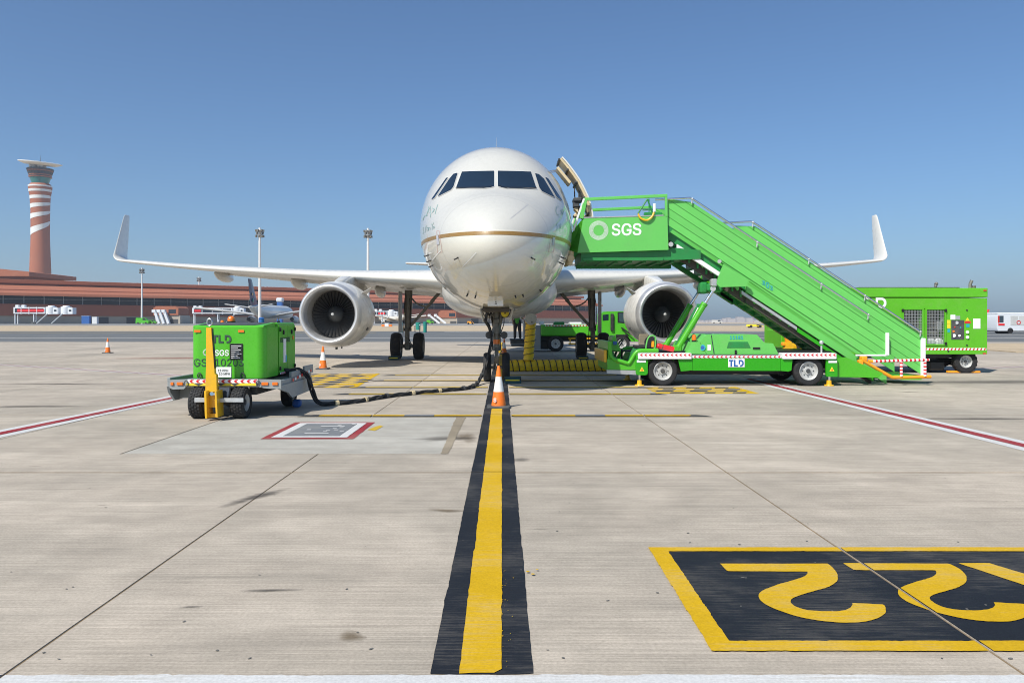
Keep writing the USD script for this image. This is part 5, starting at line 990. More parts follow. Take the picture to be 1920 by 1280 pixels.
# handrails
for yy in (20.0, 21.84):
    f = lambda x, y: P(x, y, 20.0) * [1, 0, 1] + [0, yy, 0]
    hr = st.part('handrail', tube([f(1228, 374.5), f(1260, 373), f(1294, 371.2), f(1300, 374)] + [f(1300 + k * 27.5, 374 + k * 18.1) for k in range(1, 13)], .024, 10), 'chrome', smooth=True)
    for x, y in ((1298, 373), (1420, 454), (1540, 532.5), (1628, 590)): st.part('rail_bracket', [tube([f(x, y), f(x - 1, y + 9)], .017), sph(f(x, y), .034, 1)], 'galvanised', hr)
    f2 = lambda x, y: P(x, y, 20.12) * [1, 0, 1] + [0, yy + (.12 if yy < 21 else -.12), 0]
    h2 = st.part('handrail', tube([f2(1356, 418), f2(1408, 415.5), f2(1414, 418)] + [f2(1414 + k * 31.3, 418 + k * 20.5) for k in range(1, 11)], .024, 10), 'chrome', smooth=True)
    for x, y in ((1412, 417), (1517, 486), (1622, 554.5), (1726, 622)): st.part('rail_bracket', [tube([f2(x, y), f2(x - 1, y + 9)], .017), sph(f2(x, y), .034, 1)], 'galvanised', h2)
# folding foot guard
og = st.part('foot_guard', [tube([P(x, y, 19.75) for x, y in [(1618, 676), (1628, 682), (1671, 706.5), (1675, 707.5), (1745, 706)]], .042, 12), bx((.14, .2, .12), P(1619, 672, 19.8), .03), bx((.12, .16, .16), P(1613, 680, 19.8), .04), tube([P(1628, 677, 19.75), P(1640, 677.5, 19.75)], .04)], 'orange_paint')
sbb = st.part('striped_bar', tube([P(1637, 677, 19.72), P(1742, 674.5, 19.72)], .034, 12), 'label_white')
for k in range(13): q0 = P(1641 + k * 8, 676.9 - k * .19, 19.72); st.part('bar_band', cyl(q0, q0 + np.array([.05, 0, .0]), .036, n=12), 'red_paint', sbb)
for x in (1690, 1734.5):
    pst = st.part('striped_post', tube([P(x, 678, 19.72), P(x, 705, 19.72)], .034, 12), 'label_white')
    for k in range(4): q0 = P(x, 682 + k * 6.5, 19.72); st.part('bar_band', cyl(q0, q0 + np.array([0, 0, .04]), .036, n=12), 'red_paint', pst)
st.part('foot_step', [b2((px(1672, 0, 20.3)[0], 20.3, .16), (px(1728, 0, 20.3)[0], 21.6, .22), .01), pXZ(Polygon(pp([(1690, 704), (1728, 704), (1728, 712), (1690, 712)], 20.2)), 20.2, 20.24)], 'green_mid')
st.part('rear_lamp_post', [tube([P(1540, 662, 19.8), P(1540, 648, 19.8)], .025), sph(P(1540, 642, 19.8), .055, 2)], 'galvanised', ch)

# ------------------------------------------------------------------ air conditioning trailer
Yc = 24.35
au = T('air_conditioner_trailer', 'big green air conditioning trailer with mesh doors, behind the stairs foot', 'trailer', (11.8, 25.4, 0))
def ub_(x0, y0, x1, y1, ya, yb, ch_=.006): a, b = px(x0, y1, Yc), px(x1, y0, Yc); return b2((a[0], ya, a[1]), (b[0], yb, b[1]), ch_)
M('green_yellow', (.10, .42, .012), .38, coat=.1, var=.04, dirt=(.2, .42, .08), dirt_amt=.3)
ab = au.part('body', [ub_(1476, 559, 1692, 664, Yc, 26.5), ub_(1692, 559, 1851, 664, Yc + .35, 26.5), ub_(1775, 559, 1851, 664, Yc, Yc + .352), ub_(1692, 559, 1775, 580, Yc, Yc + .352), ub_(1692, 646, 1775, 664, Yc, Yc + .352), ub_(1730, 578, 1736.5, 648, Yc, Yc + .352)], 'green_yellow')
au.part('roof_lid', ub_(1476, 540, 1852, 557.3, Yc - .02, 26.55, .02), 'green_yellow', ab); au.part('roof_plate', ub_(1620, 537.5, 1810, 540, Yc + .3, 26.3, .004), 'dark_grey', ab)
for x0, x1 in ((1693, 1730), (1736, 1772)):
    au.part('door_frame', pXZ(Polygon(pp([(x0 - 2, 577), (x1 + 1.5, 577), (x1 + 1.5, 647.5), (x0 - 2, 647.5)], Yc)).difference(Polygon(pp([(x0 + 1, 580.5), (x1 - 1.5, 580.5), (x1 - 1.5, 645), (x0 + 1, 645)], Yc))), Yc - .03, Yc + .01), 'green_yellow', ab)
    au.part('engine_bay', ub_(x0, 579, x1, 646, Yc + .32, Yc + .345), 'interior_dark', ab)
    bars = [cyl(P(x0 + 1 + k * 2.9, 581, Yc - .01), P(x0 + 1 + k * 2.9, 645, Yc - .01), .005, n=5) for k in range(13) if x0 + 1 + k * 2.9 < x1 - 1] + [cyl(P(x0 + 1, 582 + k * 2.9, Yc - .004), P(x1 - 1.5, 582 + k * 2.9, Yc - .004), .005, n=5) for k in range(22)]
    au.part('mesh_screen', bars, 'galvanised', ab, kind='stuff')
    for y in (582, 644): au.part('hinge', bx((.07, .04, .09), P(x0 if x0 < 1700 else x1 + 1.5, y, Yc - .035), .01), 'black_paint', ab)
au.part('engine_part', [ub_(1738, 634.5, 1757, 645, Yc + .08, Yc + .3, .06), sph(P(1760, 643, Yc + .2), .16, 2, (1, .5, 1))], 'label_white', ab); au.part('engine_part', [ub_(1762, 602, 1771, 620, Yc + .1, Yc + .3, .04), cyl(P(1766, 582, Yc + .2), P(1766, 604, Yc + .2), .05)], 'galvanised', ab)
au.part('engine_part', [cyl(P(1699, 589, Yc + .2), P(1699, 589, Yc + .25), .04, n=12)], 'label_white', ab); au.part('engine_part', [ub_(1696, 604 + 9 * k, 1768, 607 + 9 * k, Yc + .2, Yc + .31, .01) for k in range(4)], 'gear_metal', ab)
au.part('maker_lettering', maker_mark(.95, .33, (px(1604, 0, Yc)[0], Yc, px(0, 578, Yc)[1]), .006), 'label_white', ab)
cpn = au.part('control_panel', ub_(1783.5, 600, 1807.5, 636.5, Yc - .01, Yc + .01), 'dark_grey', ab)
for x, y, r, m in ((1794, 605, .05, 'galvanised'), (1789, 629, .05, 'label_white'), (1799, 629, .035, 'label_white'), (1788, 621, .03, 'orange_lens'), (1801, 614, .02, 'teal_print'), (1790, 613, .02, 'red_lens')): au.part('gauge', cyl(P(x, y, Yc - .025), P(x, y, Yc - .008), r, n=18), m, ab)
for x0, y0, x1, y1, m in ((1782, 590, 1791, 599, 'label_white'), (1791.5, 592, 1800, 599, 'galvanised'), (1775.5, 600, 1782, 607.5, 'label_yellow'), (1775.5, 608, 1782, 615.5, 'label_yellow'), (1776.5, 616.5, 1781, 623, 'teal_print'), (1808.5, 602, 1820, 606, 'red_paint'), (1811.5, 607.5, 1817.5, 613.5, 'teal_print'), (1824.5, 597, 1838, 616, 'label_white')):
    au.part('sticker', ub_(x0, y0, x1, y1, Yc - .007, Yc + .004, .001), m, ab)
au.part('warning_sign', pXZ(Polygon(pp([(1810, 601.5), (1818, 601.5), (1814, 595)], Yc)), Yc - .007, Yc), 'label_yellow', ab)
for y in (622.5, 632): au.part('socket', cyl(P(1814, y, Yc - .03), P(1814, y, Yc), .045, n=18), 'label_white', ab)
for x, y in ((1813, 581.5), (1813, 647), (1778, 658)): au.part('lock', cyl(P(x, y, Yc - .015), P(x, y, Yc), .025, n=12), 'black_paint', ab)
for x, y in ((1847, 544.5), (1846, 662.5)): au.part('marker_lamp', bx((.10, .02, .04), P(x, y, Yc - .03), .008), 'red_lens', ab)
au.part('stripe_board', ub_(1640, 652.3, 1849, 656.3, Yc - .006, Yc + .004, .001), 'label_white', ab)
for k in range(30): au.part('stripe_mark', pXZ(Polygon(pp([(1644 + 6.9 * k, 656.2), (1646.8 + 6.9 * k, 656.2), (1648.6 + 6.9 * k, 652.4), (1645.8 + 6.9 * k, 652.4)], Yc)), Yc - .009, Yc - .006), 'red_paint', ab, smooth=False)
au.part('exhaust_stack', [tube([P(1819, 540, 25.2), P(1819, 533, 25.2), P(1822, 526, 25.2)], .05, 12), cyl(P(1824, 540, 25.3), P(1824, 535.5, 25.3), .09, n=16)], 'gear_metal', ab); au.part('exhaust_stack', [tube([P(1754, 538, 25.6), P(1755, 532, 25.6)], .045, 12), sph(P(1755.5, 532, 25.6), .06, 1)], 'gear_metal', ab)
ach = au.part('chassis', [ub_(1500, 664.5, 1835, 672, Yc + .3, 26.2), bx((.5, 1.4, .3), P(1735, 683, 25.4), .05), beam(P(1740, 672, 25.0), P(1795, 684, 25.0), .1, .1), beam(P(1758, 690, 25.0), P(1800, 672, 25.0), .08, .08)], 'black_paint')
for x in (1808, 1530):
    X_ = px(x, 0, 24.6)[0]
    for yy in (24.6, 26.2): tyre_parts(au, (X_, yy, .36), .36, .24, .19, axis=(0, 1, 0), treads=18)
    au.part('axle', cyl((X_, 24.6, .36), (X_, 26.2, .36), .06), 'black_paint', ach)
au.part('end_cabinet', ub_(1467, 618, 1477, 652, Yc + .1, 25.8, .02), 'green_yellow', ab)
au.part('yellow_frame', [beam(P(1474, 618, 24.2), P(1479, 648, 24.2), .1, .16), bx((.14, .2, .12), P(1470, 645, 24.2), .03)], 'orange_paint', ab)
au.part('yellow_hose_coil', [cyl(P(1478, 656, 24.0), P(1490, 656, 24.1), .24, .23, 22), cyl(P(1490, 652, 24.0), P(1503, 655, 24.2), .26, .20, 22)], 'yellow_paint', ab); au.part('coil_strap', [cyl(P(1490, 653, 24.0), P(1493, 653, 24.0), .275, n=22)], 'black_rubber', ab)
ckk = T('wheel_chock', 'worn orange chocks at the right trailer wheel', 'chock', (*G(1790, 700), 0)); ckk.part('block', [bx((.4, .16, .07), (*G(1788, 699), .04), .02), bx((.3, .16, .06), (*G(1827, 699), .035), .02)], 'orange_paint')

# ------------------------------------------------------------------ green service truck behind the aircraft
Yk = 42.2
sv = T('service_truck', 'bright green tank service truck behind the right main gear', 'truck', (4.6, 43.2, 0))
def kp(pts): return Polygon(pp(pts, Yk))
def kb(x0, y0, x1, y1, ya, yb, c=.02): a, b = px(x0, y1, Yk), px(x1, y0, Yk); return b2((a[0], ya, a[1]), (b[0], yb, b[1]), c)
tk = sv.part('tank_body', kb(1014, 608.5, 1122, 629.5, Yk, 44.3, .06), 'green_mid')
sv.part('top_hatch', [kb(1040, 603, 1060, 608.5, 42.8, 43.8, .03)], 'green_frame', tk); sv.part('roof_box', kb(1012, 602, 1021, 608, 42.6, 43.6), 'label_white', tk); sv.part('roof_box', kb(1070, 604, 1092, 608, 42.6, 43.6), 'label_white', tk)
sv.part('body_stripe', kb(1022, 609.3, 1104, 611.2, Yk - .01, Yk + .01, .002), 'label_white', tk)
for k in range(14): sv.part('stripe_mark', kb(1024 + k * 5.7, 609.4, 1026.6 + k * 5.7, 611.1, Yk - .016, Yk - .01, .001), 'red_paint', tk)
sv.part('side_lettering', txt('SGS GROUND SERVICES', .085, P(1038, 613.8, Yk - .006), depth=.004), 'dark_print', tk)
sv.part('rear_cabinet', kb(1001, 610, 1014, 655, 42.3, 44.2), 'grey_paint')
cf = sv.part('chassis', [kb(1002, 630, 1200, 640, 42.6, 43.9, .02), kb(1010, 640, 1030, 655, 42.6, 43.9)], 'black_paint')
for x, y in ((1042, 645), (1166, 645)):
    X_ = px(x, 0, Yk)[0]
    for yy in (Yk + .1, 44.1): tyre_parts(sv, (X_, yy, .43), .43, .26, .24, axis=(0, 1, 0))
sv.part('side_guard', [kb(1066, 633, 1120, 635.5, Yk, Yk + .05, .005), kb(1066, 643, 1120, 646, Yk, Yk + .05, .005)] + [kb(x, 633, x + 2, 646, Yk, Yk + .05, .005) for x in (1068, 1088, 1110)], 'yellow_paint', cf)
cbp = [(1128, 632), (1128, 588), (1132, 584), (1196, 583), (1204, 590), (1212, 612), (1214, 632), (1214, 640), (1184, 640), (1178, 631), (1158, 630), (1150, 638)]
cab = sv.part('cab', pXZ(kp(cbp), Yk, 44.25), 'green_mid')
sv.part('rear_quarter_window', pXZ(kp([(1130, 590), (1141, 589), (1141, 600), (1130, 601)]), Yk - .012, Yk + .002), 'glass_dark', cab)
sv.part('door_window', pXZ(kp([(1160, 587), (1194, 587), (1202, 608), (1180, 605), (1161, 603)]), Yk - .012, Yk + .002), 'glass_blue', cab)
sv.part('window_surround', pXZ(kp([(1158, 585), (1197, 585), (1204, 611), (1180, 607), (1158, 605)]).difference(kp([(1160, 587), (1194, 587), (1202, 608), (1180, 605), (1161, 603)])), Yk - .008, Yk + .002), 'black_paint', cab)
sv.part('mirror', [tube([P(1165, 614, Yk - .1), P(1185, 628, Yk - .2)], .04), tube([P(1168, 616, Yk - .1), P(1178, 632, Yk - .2)], .02)], 'black_paint', cab)
sv.part('air_intake', [kb(1144.5, 588, 1150.5, 620, Yk - .14, Yk, .05)], 'black_rubber', cab)
sv.part('wheel_arch', kb(1154, 627, 1178, 632, Yk - .03, Yk + .1, .04), 'black_paint', cab); sv.part('front_lamp', kb(1205, 622, 1212, 627, Yk - .02, Yk + .02), 'label_white', cab)
wpf = sv.part('work_platform', [b2((.22, 42.3, .62), (1.66, 43.9, .68), .01), b2((.25, 42.4, .40), (1.66, 42.5, .62), .01), b2((.3, 42.5, .28), (1.5, 43.8, .36), .01)], 'dark_grey')
sv.part('platform_rail', [tube([(x, 42.32, .68), (x, 42.32, 1.72)], .022) for x in (.95, 1.3, 1.62)] + [tube([(.95, 42.32, 1.72), (1.62, 42.32, 1.72)], .022), tube([(.95, 42.32, 1.2), (1.62, 42.32, 1.2)], .02)], 'galvanised', wpf)
sv.part('pump_box', [b2((.98, 42.5, .68), (1.60, 43.4, 1.62), .03), cyl((1.2, 42.45, 1.1), (1.2, 42.5, 1.1), .12)], 'grey_paint', wpf)

# ------------------------------------------------------------------ worker on the truck's rear platform
import manifold3d as m3
def chain(js):
    """js: list of ((x, y, z), r) joints; the hulls of neighbouring spheres."""
    out = []
    for (a, ra), (b, rb_) in zip(js[:-1], js[1:]):
        out.append(m3.Manifold.batch_hull([m3.Manifold.sphere(ra, 14).translate(a), m3.Manifold.sphere(rb_, 14).translate(b)]))
    return out
def person_part(t, name, hulls, mat, edge=.03, it=8, parent=None):
    m = hulls[0]
    for h in hulls[1:]: m = m + h
    m = m.refine_to_length(edge).to_mesh(); tm = trimesh.Trimesh(m.vert_properties[:, :3], m.tri_verts); trimesh.smoothing.filter_taubin(tm, iterations=it)
    return t.part(name, tm, mat, parent, smooth=True)
M('skin_brown', (.30, .17, .10), .5, var=.06); M('trousers_dark', (.035, .036, .04), .8, var=.15); M('vest_green', (.10, .42, .06), .7, var=.08); M('hair_black', (.012, .011, .011), .6)
wx, wy, wz = .62, 42.75, .68
wk = T('person', 'person in green vest and dark trousers standing at the truck rear behind the nose gear', 'person', (wx, wy, wz))
o = lambda x, y, z: (wx + x, wy + y, wz + z)
leg_l, leg_r = [(o(-.09, 0, .92), .10), (o(-.11, -.01, .48), .065), (o(-.12, .03, .09), .045)], [(o(.09, 0, .92), .10), (o(.14, -.01, .48), .065), (o(.17, .02, .09), .045)]
arm_l, arm_r = [(o(-.19, 0, 1.42), .06), (o(-.25, .02, 1.14), .045), (o(-.22, -.10, .92), .034)], [(o(.19, 0, 1.42), .06), (o(.27, -.02, 1.15), .045), (o(.36, -.16, 1.02), .034)]
hands = []
for hx, hy, hz, dx in ((-.215, -.115, .90, -.2), (.375, -.18, 1.01, .5)):
    hands += chain([(o(hx, hy, hz), .036), (o(hx + .02 * dx, hy - .04, hz - .05), .036)])
    for k, ln in enumerate((.058, .066, .062, .05)):
        fx = hx + (k - 1.5) * .019; hands += chain([(o(fx, hy - .04, hz - .06), .010), (o(fx, hy - .06, hz - .06 - ln * .6), .009), (o(fx, hy - .055, hz - .06 - ln), .008)])
    hands += chain([(o(hx + .035 * (1 if dx < 0 else -1), hy - .02, hz - .02), .012), (o(hx + .052 * (1 if dx < 0 else -1), hy - .045, hz - .065), .009)])
bd = person_part(wk, 'body', chain([(o(0, 0, .98), .13), (o(0, 0, 1.15), .125), (o(0, 0, 1.36), .14), (o(0, .0, 1.50), .06), (o(0, -.01, 1.58), .055)]) + chain([(o(-.19, 0, 1.42), .06), (o(.19, 0, 1.42), .06)]) + chain([(o(0, -.01, 1.62), .085), (o(0, -.005, 1.70), .092)]) + chain([(o(0, -.10, 1.655), .014), (o(0, -.105, 1.635), .018)]) + chain(arm_l) + chain(arm_r) + hands, 'skin_brown', .018, 6)
person_part(wk, 'trousers', chain([(p, r + .025) for p, r in leg_l]) + chain([(p, r + .025) for p, r in leg_r]) + chain([(o(-.07, 0, .97), .135), (o(.07, 0, .97), .135)]), 'trousers_dark', .03, 8, bd)
person_part(wk, 'vest', chain([(o(0, 0, .95), .165), (o(0, 0, 1.15), .155), (o(0, 0, 1.36), .165)]) + chain([(o(-.17, 0, 1.42), .075), (o(.17, 0, 1.42), .075)]) + chain([(arm_l[0][0], .075), (arm_l[1][0], .062)]) + chain([(arm_r[0][0], .075), (arm_r[1][0], .062)]), 'vest_green', .03, 6, bd)
person_part(wk, 'hair', chain([(o(0, .015, 1.735), .085), (o(0, .04, 1.68), .08)]), 'hair_black', .02, 5, bd)
wk.part('eye', [sph(o(e * .032, -.092, 1.675), .011, 1) for e in (-1, 1)], 'black_paint', bd)
for x, y in ((-.12, .03), (.17, .02)): person_part(wk, 'shoe', chain([(o(x, y + .03, .05), .048), (o(x * 1.05, y - .16, .04), .038)]), 'black_rubber', .02, 5, bd)
# ------------------------------------------------------------------ the terminal and what stands round it
GZ = .85
M('terracotta', (.33, .120, .068), .7, var=.07, scale=.05, dirt=(.36, .19, .13), dirt_amt=.3, spec=.2)
M('terracotta_dark', (.27, .105, .07), .75, var=.08, scale=.06, spec=.2)
M('wall_red', (.33, .115, .07), .75, var=.08, scale=.05, spec=.2)
M('wall_beige', (.42, .37, .30), .8, var=.10, scale=.08, spec=.2)
M('bridge_white', (.62, .64, .66), .5, var=.06, scale=.5)
M('bridge_grey', (.40, .43, .45), .5, var=.06, scale=.5)
M('bridge_glass', (.025, .035, .05), .08, var=.2, scale=.3)
M('terminal_glass', (.012, .018, .028), .15, spec=.3, var=.35, scale=.06)
M('tower_white', (.62, .63, .62), .6, var=.04, scale=.1)
M('tower_teal', (.02, .16, .15), .2, var=.1, scale=.2)
M('mast_white', (.58, .58, .57), .5, var=.05, scale=.3)
M('navy', (.012, .018, .06), .3, coat=.3, var=.05)
M('gold_tail', (.55, .36, .14), .35, coat=.2, var=.1)
M('far_wall', (.40, .37, .36), .8, var=.25, scale=.01)  # far walls and roofs paled and greyed, distance haze put into their colour
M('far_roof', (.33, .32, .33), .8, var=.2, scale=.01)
M('teal_paint', (.01, .20, .16), .45, var=.08)
TA, TB = np.array([-225., 352.]), np.array([67., 592.]); TL = np.linalg.norm(TB - TA); tu = (TB - TA) / TL; tn_ = np.array([tu[1], -tu[0]])
TR = np.array([[tu[0], -tn_[0], 0], [tu[1], -tn_[1], 0], [0, 0, 1]])
def tbox(t0, t1, d0, d1, z0, z1, ch=.03):
    c = TA + tu * (t0 + t1) / 2 - tn_ * (d0 + d1) / 2; return bx((t1 - t0, d1 - d0, z1 - z0), (c[0], c[1], GZ + (z0 + z1) / 2), ch, TR)
def tprism(poly, t0, t1):
    """(depth, height) polygon extruded along the facade."""
    m = ext(poly, t1 - t0); v = m.vertices; xy = TA + tu * (t0 + v[:, 2:3]) - tn_ * v[:, 0:1]; return raw(np.c_[xy, GZ + v[:, 1]], np.asarray(m.faces)[:, ::-1])
t0_, t1_ = -95, TL
tm = T('terminal_building', 'long terracotta terminal with dark glass band and sloping roof across the background', 'terminal', (TA[0], TA[1], GZ))
bw = tm.part('base_wall', tbox(t0_, t1_, 0, 60, -.5, 3.7), 'wall_beige')
uw = tm.part('upper_wall', tbox(t0_, t1_, -.6, 59, 3.7, 9.0), 'wall_red'); tm.part('glass_backing', tbox(t0_, t1_, 1.2, 58, 9.0, 13.9), 'interior_dark')
k = 0; t = t0_
while t < t1_ - 2:
    tm.part('glass_pane', tbox(t + .12, min(t + 7.88, t1_), .85, 1.05, 9.05, 13.6, .02), 'terminal_glass'); tm.part('mullion', tbox(t - .12, t + .12, .55, 1.15, 9.0, 13.7, .02), 'bridge_grey'); t += 8
tm.part('glass_rail', tbox(t0_, t1_, .7, 1.0, 11.2, 11.35), 'bridge_grey')
rf = tm.part('roof', [tprism([(-5, 13.7), (14, 17.6), (14, 16.8), (-5, 13.0)], t0_, t1_ + 3)], 'terracotta', smooth=False)
tm.part('roof_step', tprism([(2.3, 15.22), (14.05, 17.64), (14.05, 18.0), (2.3, 15.62)], t0_, t1_ + 3), 'terracotta', rf, smooth=False)
tm.part('eave', tprism([(-5.3, 12.6), (-5.0, 13.75), (-4.7, 13.75), (-4.7, 12.6)], t0_, t1_ + 3), 'terracotta', rf, smooth=False)
tm.part('clerestory', tbox(t0_, t1_, 14.6, 60, 16.5, 18.9), 'terracotta_dark', rf); tm.part('roof_fascia', tbox(t0_, t1_ + 2, 13.4, 61, 18.9, 20.6, .1), 'terracotta', rf)
for a, b in ((38, 44), (52, 60), (66, 71), (150, 158), (176, 182), (210, 218), (262, 268), (300, 306)): tm.part('service_door', tbox(a, b, -.15, .02, -.4, 3.1), 'dark_grey', bw)
for a, b in ((95, 128), (190, 208)): tm.part('wall_recess', tbox(a, b, -.72, -.58, 4.2, 8.6), 'dark_grey', uw, label='flat dark panel on the wall under the glass')  # dark panels set on the wall face, nothing cut in
lb = T('concourse_hall', 'low hall with curved terracotta roof rising behind the terminal at far left', 'building', (-300, 440, GZ))
lb.part('wall', b2((-330, 440, GZ), (-268, 480, 27), .1), 'terracotta_dark'); lb.part('roof', pXZ(Polygon([(-334, 27), (-263, 27), (-263, 29.3), (-270, 30.2), (-290, 32.0), (-334, 33.2)]), 436, 484), 'terracotta', smooth=False)
# control tower
tc = np.array([(75.5 - CX) / F * 658, 658., GZ]); sc = 658 / F
def tz(y): return H + (CY - y) * sc
ct = T('control_tower', 'tall terracotta control tower with white swoosh bands and disc roof', 'control tower', tuple(tc))
prof = [(610, 20.5), (520, 18.3), (480, 17.0), (440, 15.8), (400, 16.0), (370, 17.2), (352, 19.8), (348, 19.8), (345, 16.5)]
rr_ = PC([-p for p, _ in prof], [w * sc for _, w in prof])
sh = ct.part('shaft', lathe([(tz(y) - tc[2], float(rr_(-y))) for y in np.linspace(606, 345, 60)], tc, (0, 0, 1), 64, True), 'terracotta', smooth=35)
def swoosh(yl, yr, th_l, th_r):
    a = np.linspace(np.radians(158), np.radians(392), 50); f = (a - a[0]) / (a[-1] - a[0]); e = f ** 1.6
    y0 = yl + (yr - yl) * e; th = th_l + (th_r - th_l) * f; th = th * np.minimum(1, (1 - f) * 8); g = []
    for s in (-.5, .5):
        y = y0 + s * th; r = rr_(-y) + .12; g.append(np.stack([tc[0] + r * np.cos(a), tc[1] + r * np.sin(a), H + (CY - y) * sc], -1))
    return grid_mesh(np.array(g))
for yl, yr, a, b in ((350, 350, 3, 2.6), (358.5, 358, 5, 4), (371.5, 369, 7, 5), (388.5, 381, 9.5, 5), (408.5, 396, 11.5, 5), (438, 414, 17, 6)): ct.part('white_band', swoosh(yl, yr, a, b), 'tower_white', sh, smooth=True)
ct.part('teal_storey', lathe([(tz(345) - tc[2], 14 * sc), (tz(340) - tc[2], 15.5 * sc), (tz(334) - tc[2], 17.5 * sc)], tc, (0, 0, 1), 32, True), 'tower_teal')
cbn = ct.part('cab', lathe([(tz(334) - tc[2], 18.5 * sc), (tz(331) - tc[2], 19 * sc), (tz(331) - tc[2], 18.2 * sc), (tz(323) - tc[2], 20 * sc), (tz(317) - tc[2], 22.5 * sc)], tc, (0, 0, 1), 32, True), 'bridge_glass')
for y, r in ((332.5, 19.2), (329, 18.9), (321.5, 21.2)): ct.part('gallery', lathe([(tz(y + .7) - tc[2], r * sc), (tz(y - .7) - tc[2], r * sc + .2)], tc, (0, 0, 1), 32, True), 'terracotta' if y > 320 else 'bridge_grey', cbn)
for k in range(24): a = k / 24 * 2 * np.pi; ct.part('mullion', cyl(tc + np.array([18.5 * sc * math.cos(a), 18.5 * sc * math.sin(a), tz(330) - tc[2]]), tc + np.array([22.6 * sc * math.cos(a), 22.6 * sc * math.sin(a), tz(317.5) - tc[2]]), .16, n=5), 'dark_grey', cbn)
ct.part('equipment', [sph(tc + np.array([x * sc, -6, tz(313) - tc[2]]), 1.5, 1) for x in (-10, -3, 5, 10)] + [cyl(tc + np.array([0, 0, tz(317) - tc[2]]), tc + np.array([0, 0, tz(310) - tc[2]]), 4.5, n=16)], 'tower_white')
ax_ = np.array([.10, -.09, 1.0]); ax_ /= np.linalg.norm(ax_)
ct.part('disc_roof', lathe([(-1.6, 5), (-1.2, 12), (.4, 16.2), (1.0, 16.3), (1.2, 15), (1.4, .1)], tc + np.array([0, 0, tz(307) - tc[2]]), ax_, 56, True), 'tower_white')
ct.part('antenna', cyl(tc + np.array([0, 0, tz(306) - tc[2]]), tc + np.array([0, 0, tz(291) - tc[2]]), .25, .1, 8), 'dark_grey')
# floodlight masts
def mast(x, Y, top, what, z0=None):
    X_ = (x - CX) / F * Y; zt = H + (CY - top) / F * Y; z0 = float(gz(Y)) if z0 is None else z0; t = T('floodlight_mast', what, 'light mast', (X_, Y, z0)); R_ = zt * .011
    t.part('pole', cyl((X_, Y, z0), (X_, Y, zt), R_ * 1.5, R_, 16), 'mast_white')
    hd = t.part('lamp_ring', [cyl((X_, Y, zt - zt * .075), (X_, Y, zt - zt * .068), zt * .032, n=16), cyl((X_, Y, zt - zt * .03), (X_, Y, zt - zt * .023), zt * .03, n=16)], 'galvanised')
    for zc_, r, n in ((.085, .036, 7), (.055, .030, 5), (.03, .036, 6)):
        for k in range(n):
            a = k / n * 2 * np.pi + .3; t.part('floodlight', bx((zt * .019, zt * .013, zt * .022), (X_ + zt * r * math.cos(a), Y + zt * r * math.sin(a), zt - zt * zc_), .02, np.array([[math.cos(a), -math.sin(a), 0], [math.sin(a), math.cos(a), 0], [0, 0, 1]])), 'gear_metal', hd)
    return t
mast(487, 248, 427, 'tall white floodlight mast rising behind the left wing, beside the navy tail')
mast(690, 248, 428, 'tall white floodlight mast rising right above the left engine')
mast(266, 345, 502, 'short floodlight mast in front of the terminal below the left winglet')
mast(373, 452, 519, 'floodlight mast whose head just shows above the terminal roof')
mast(1111, 560, 560, 'pale mast at the right end of the terminal beside the right gear leg', .85)
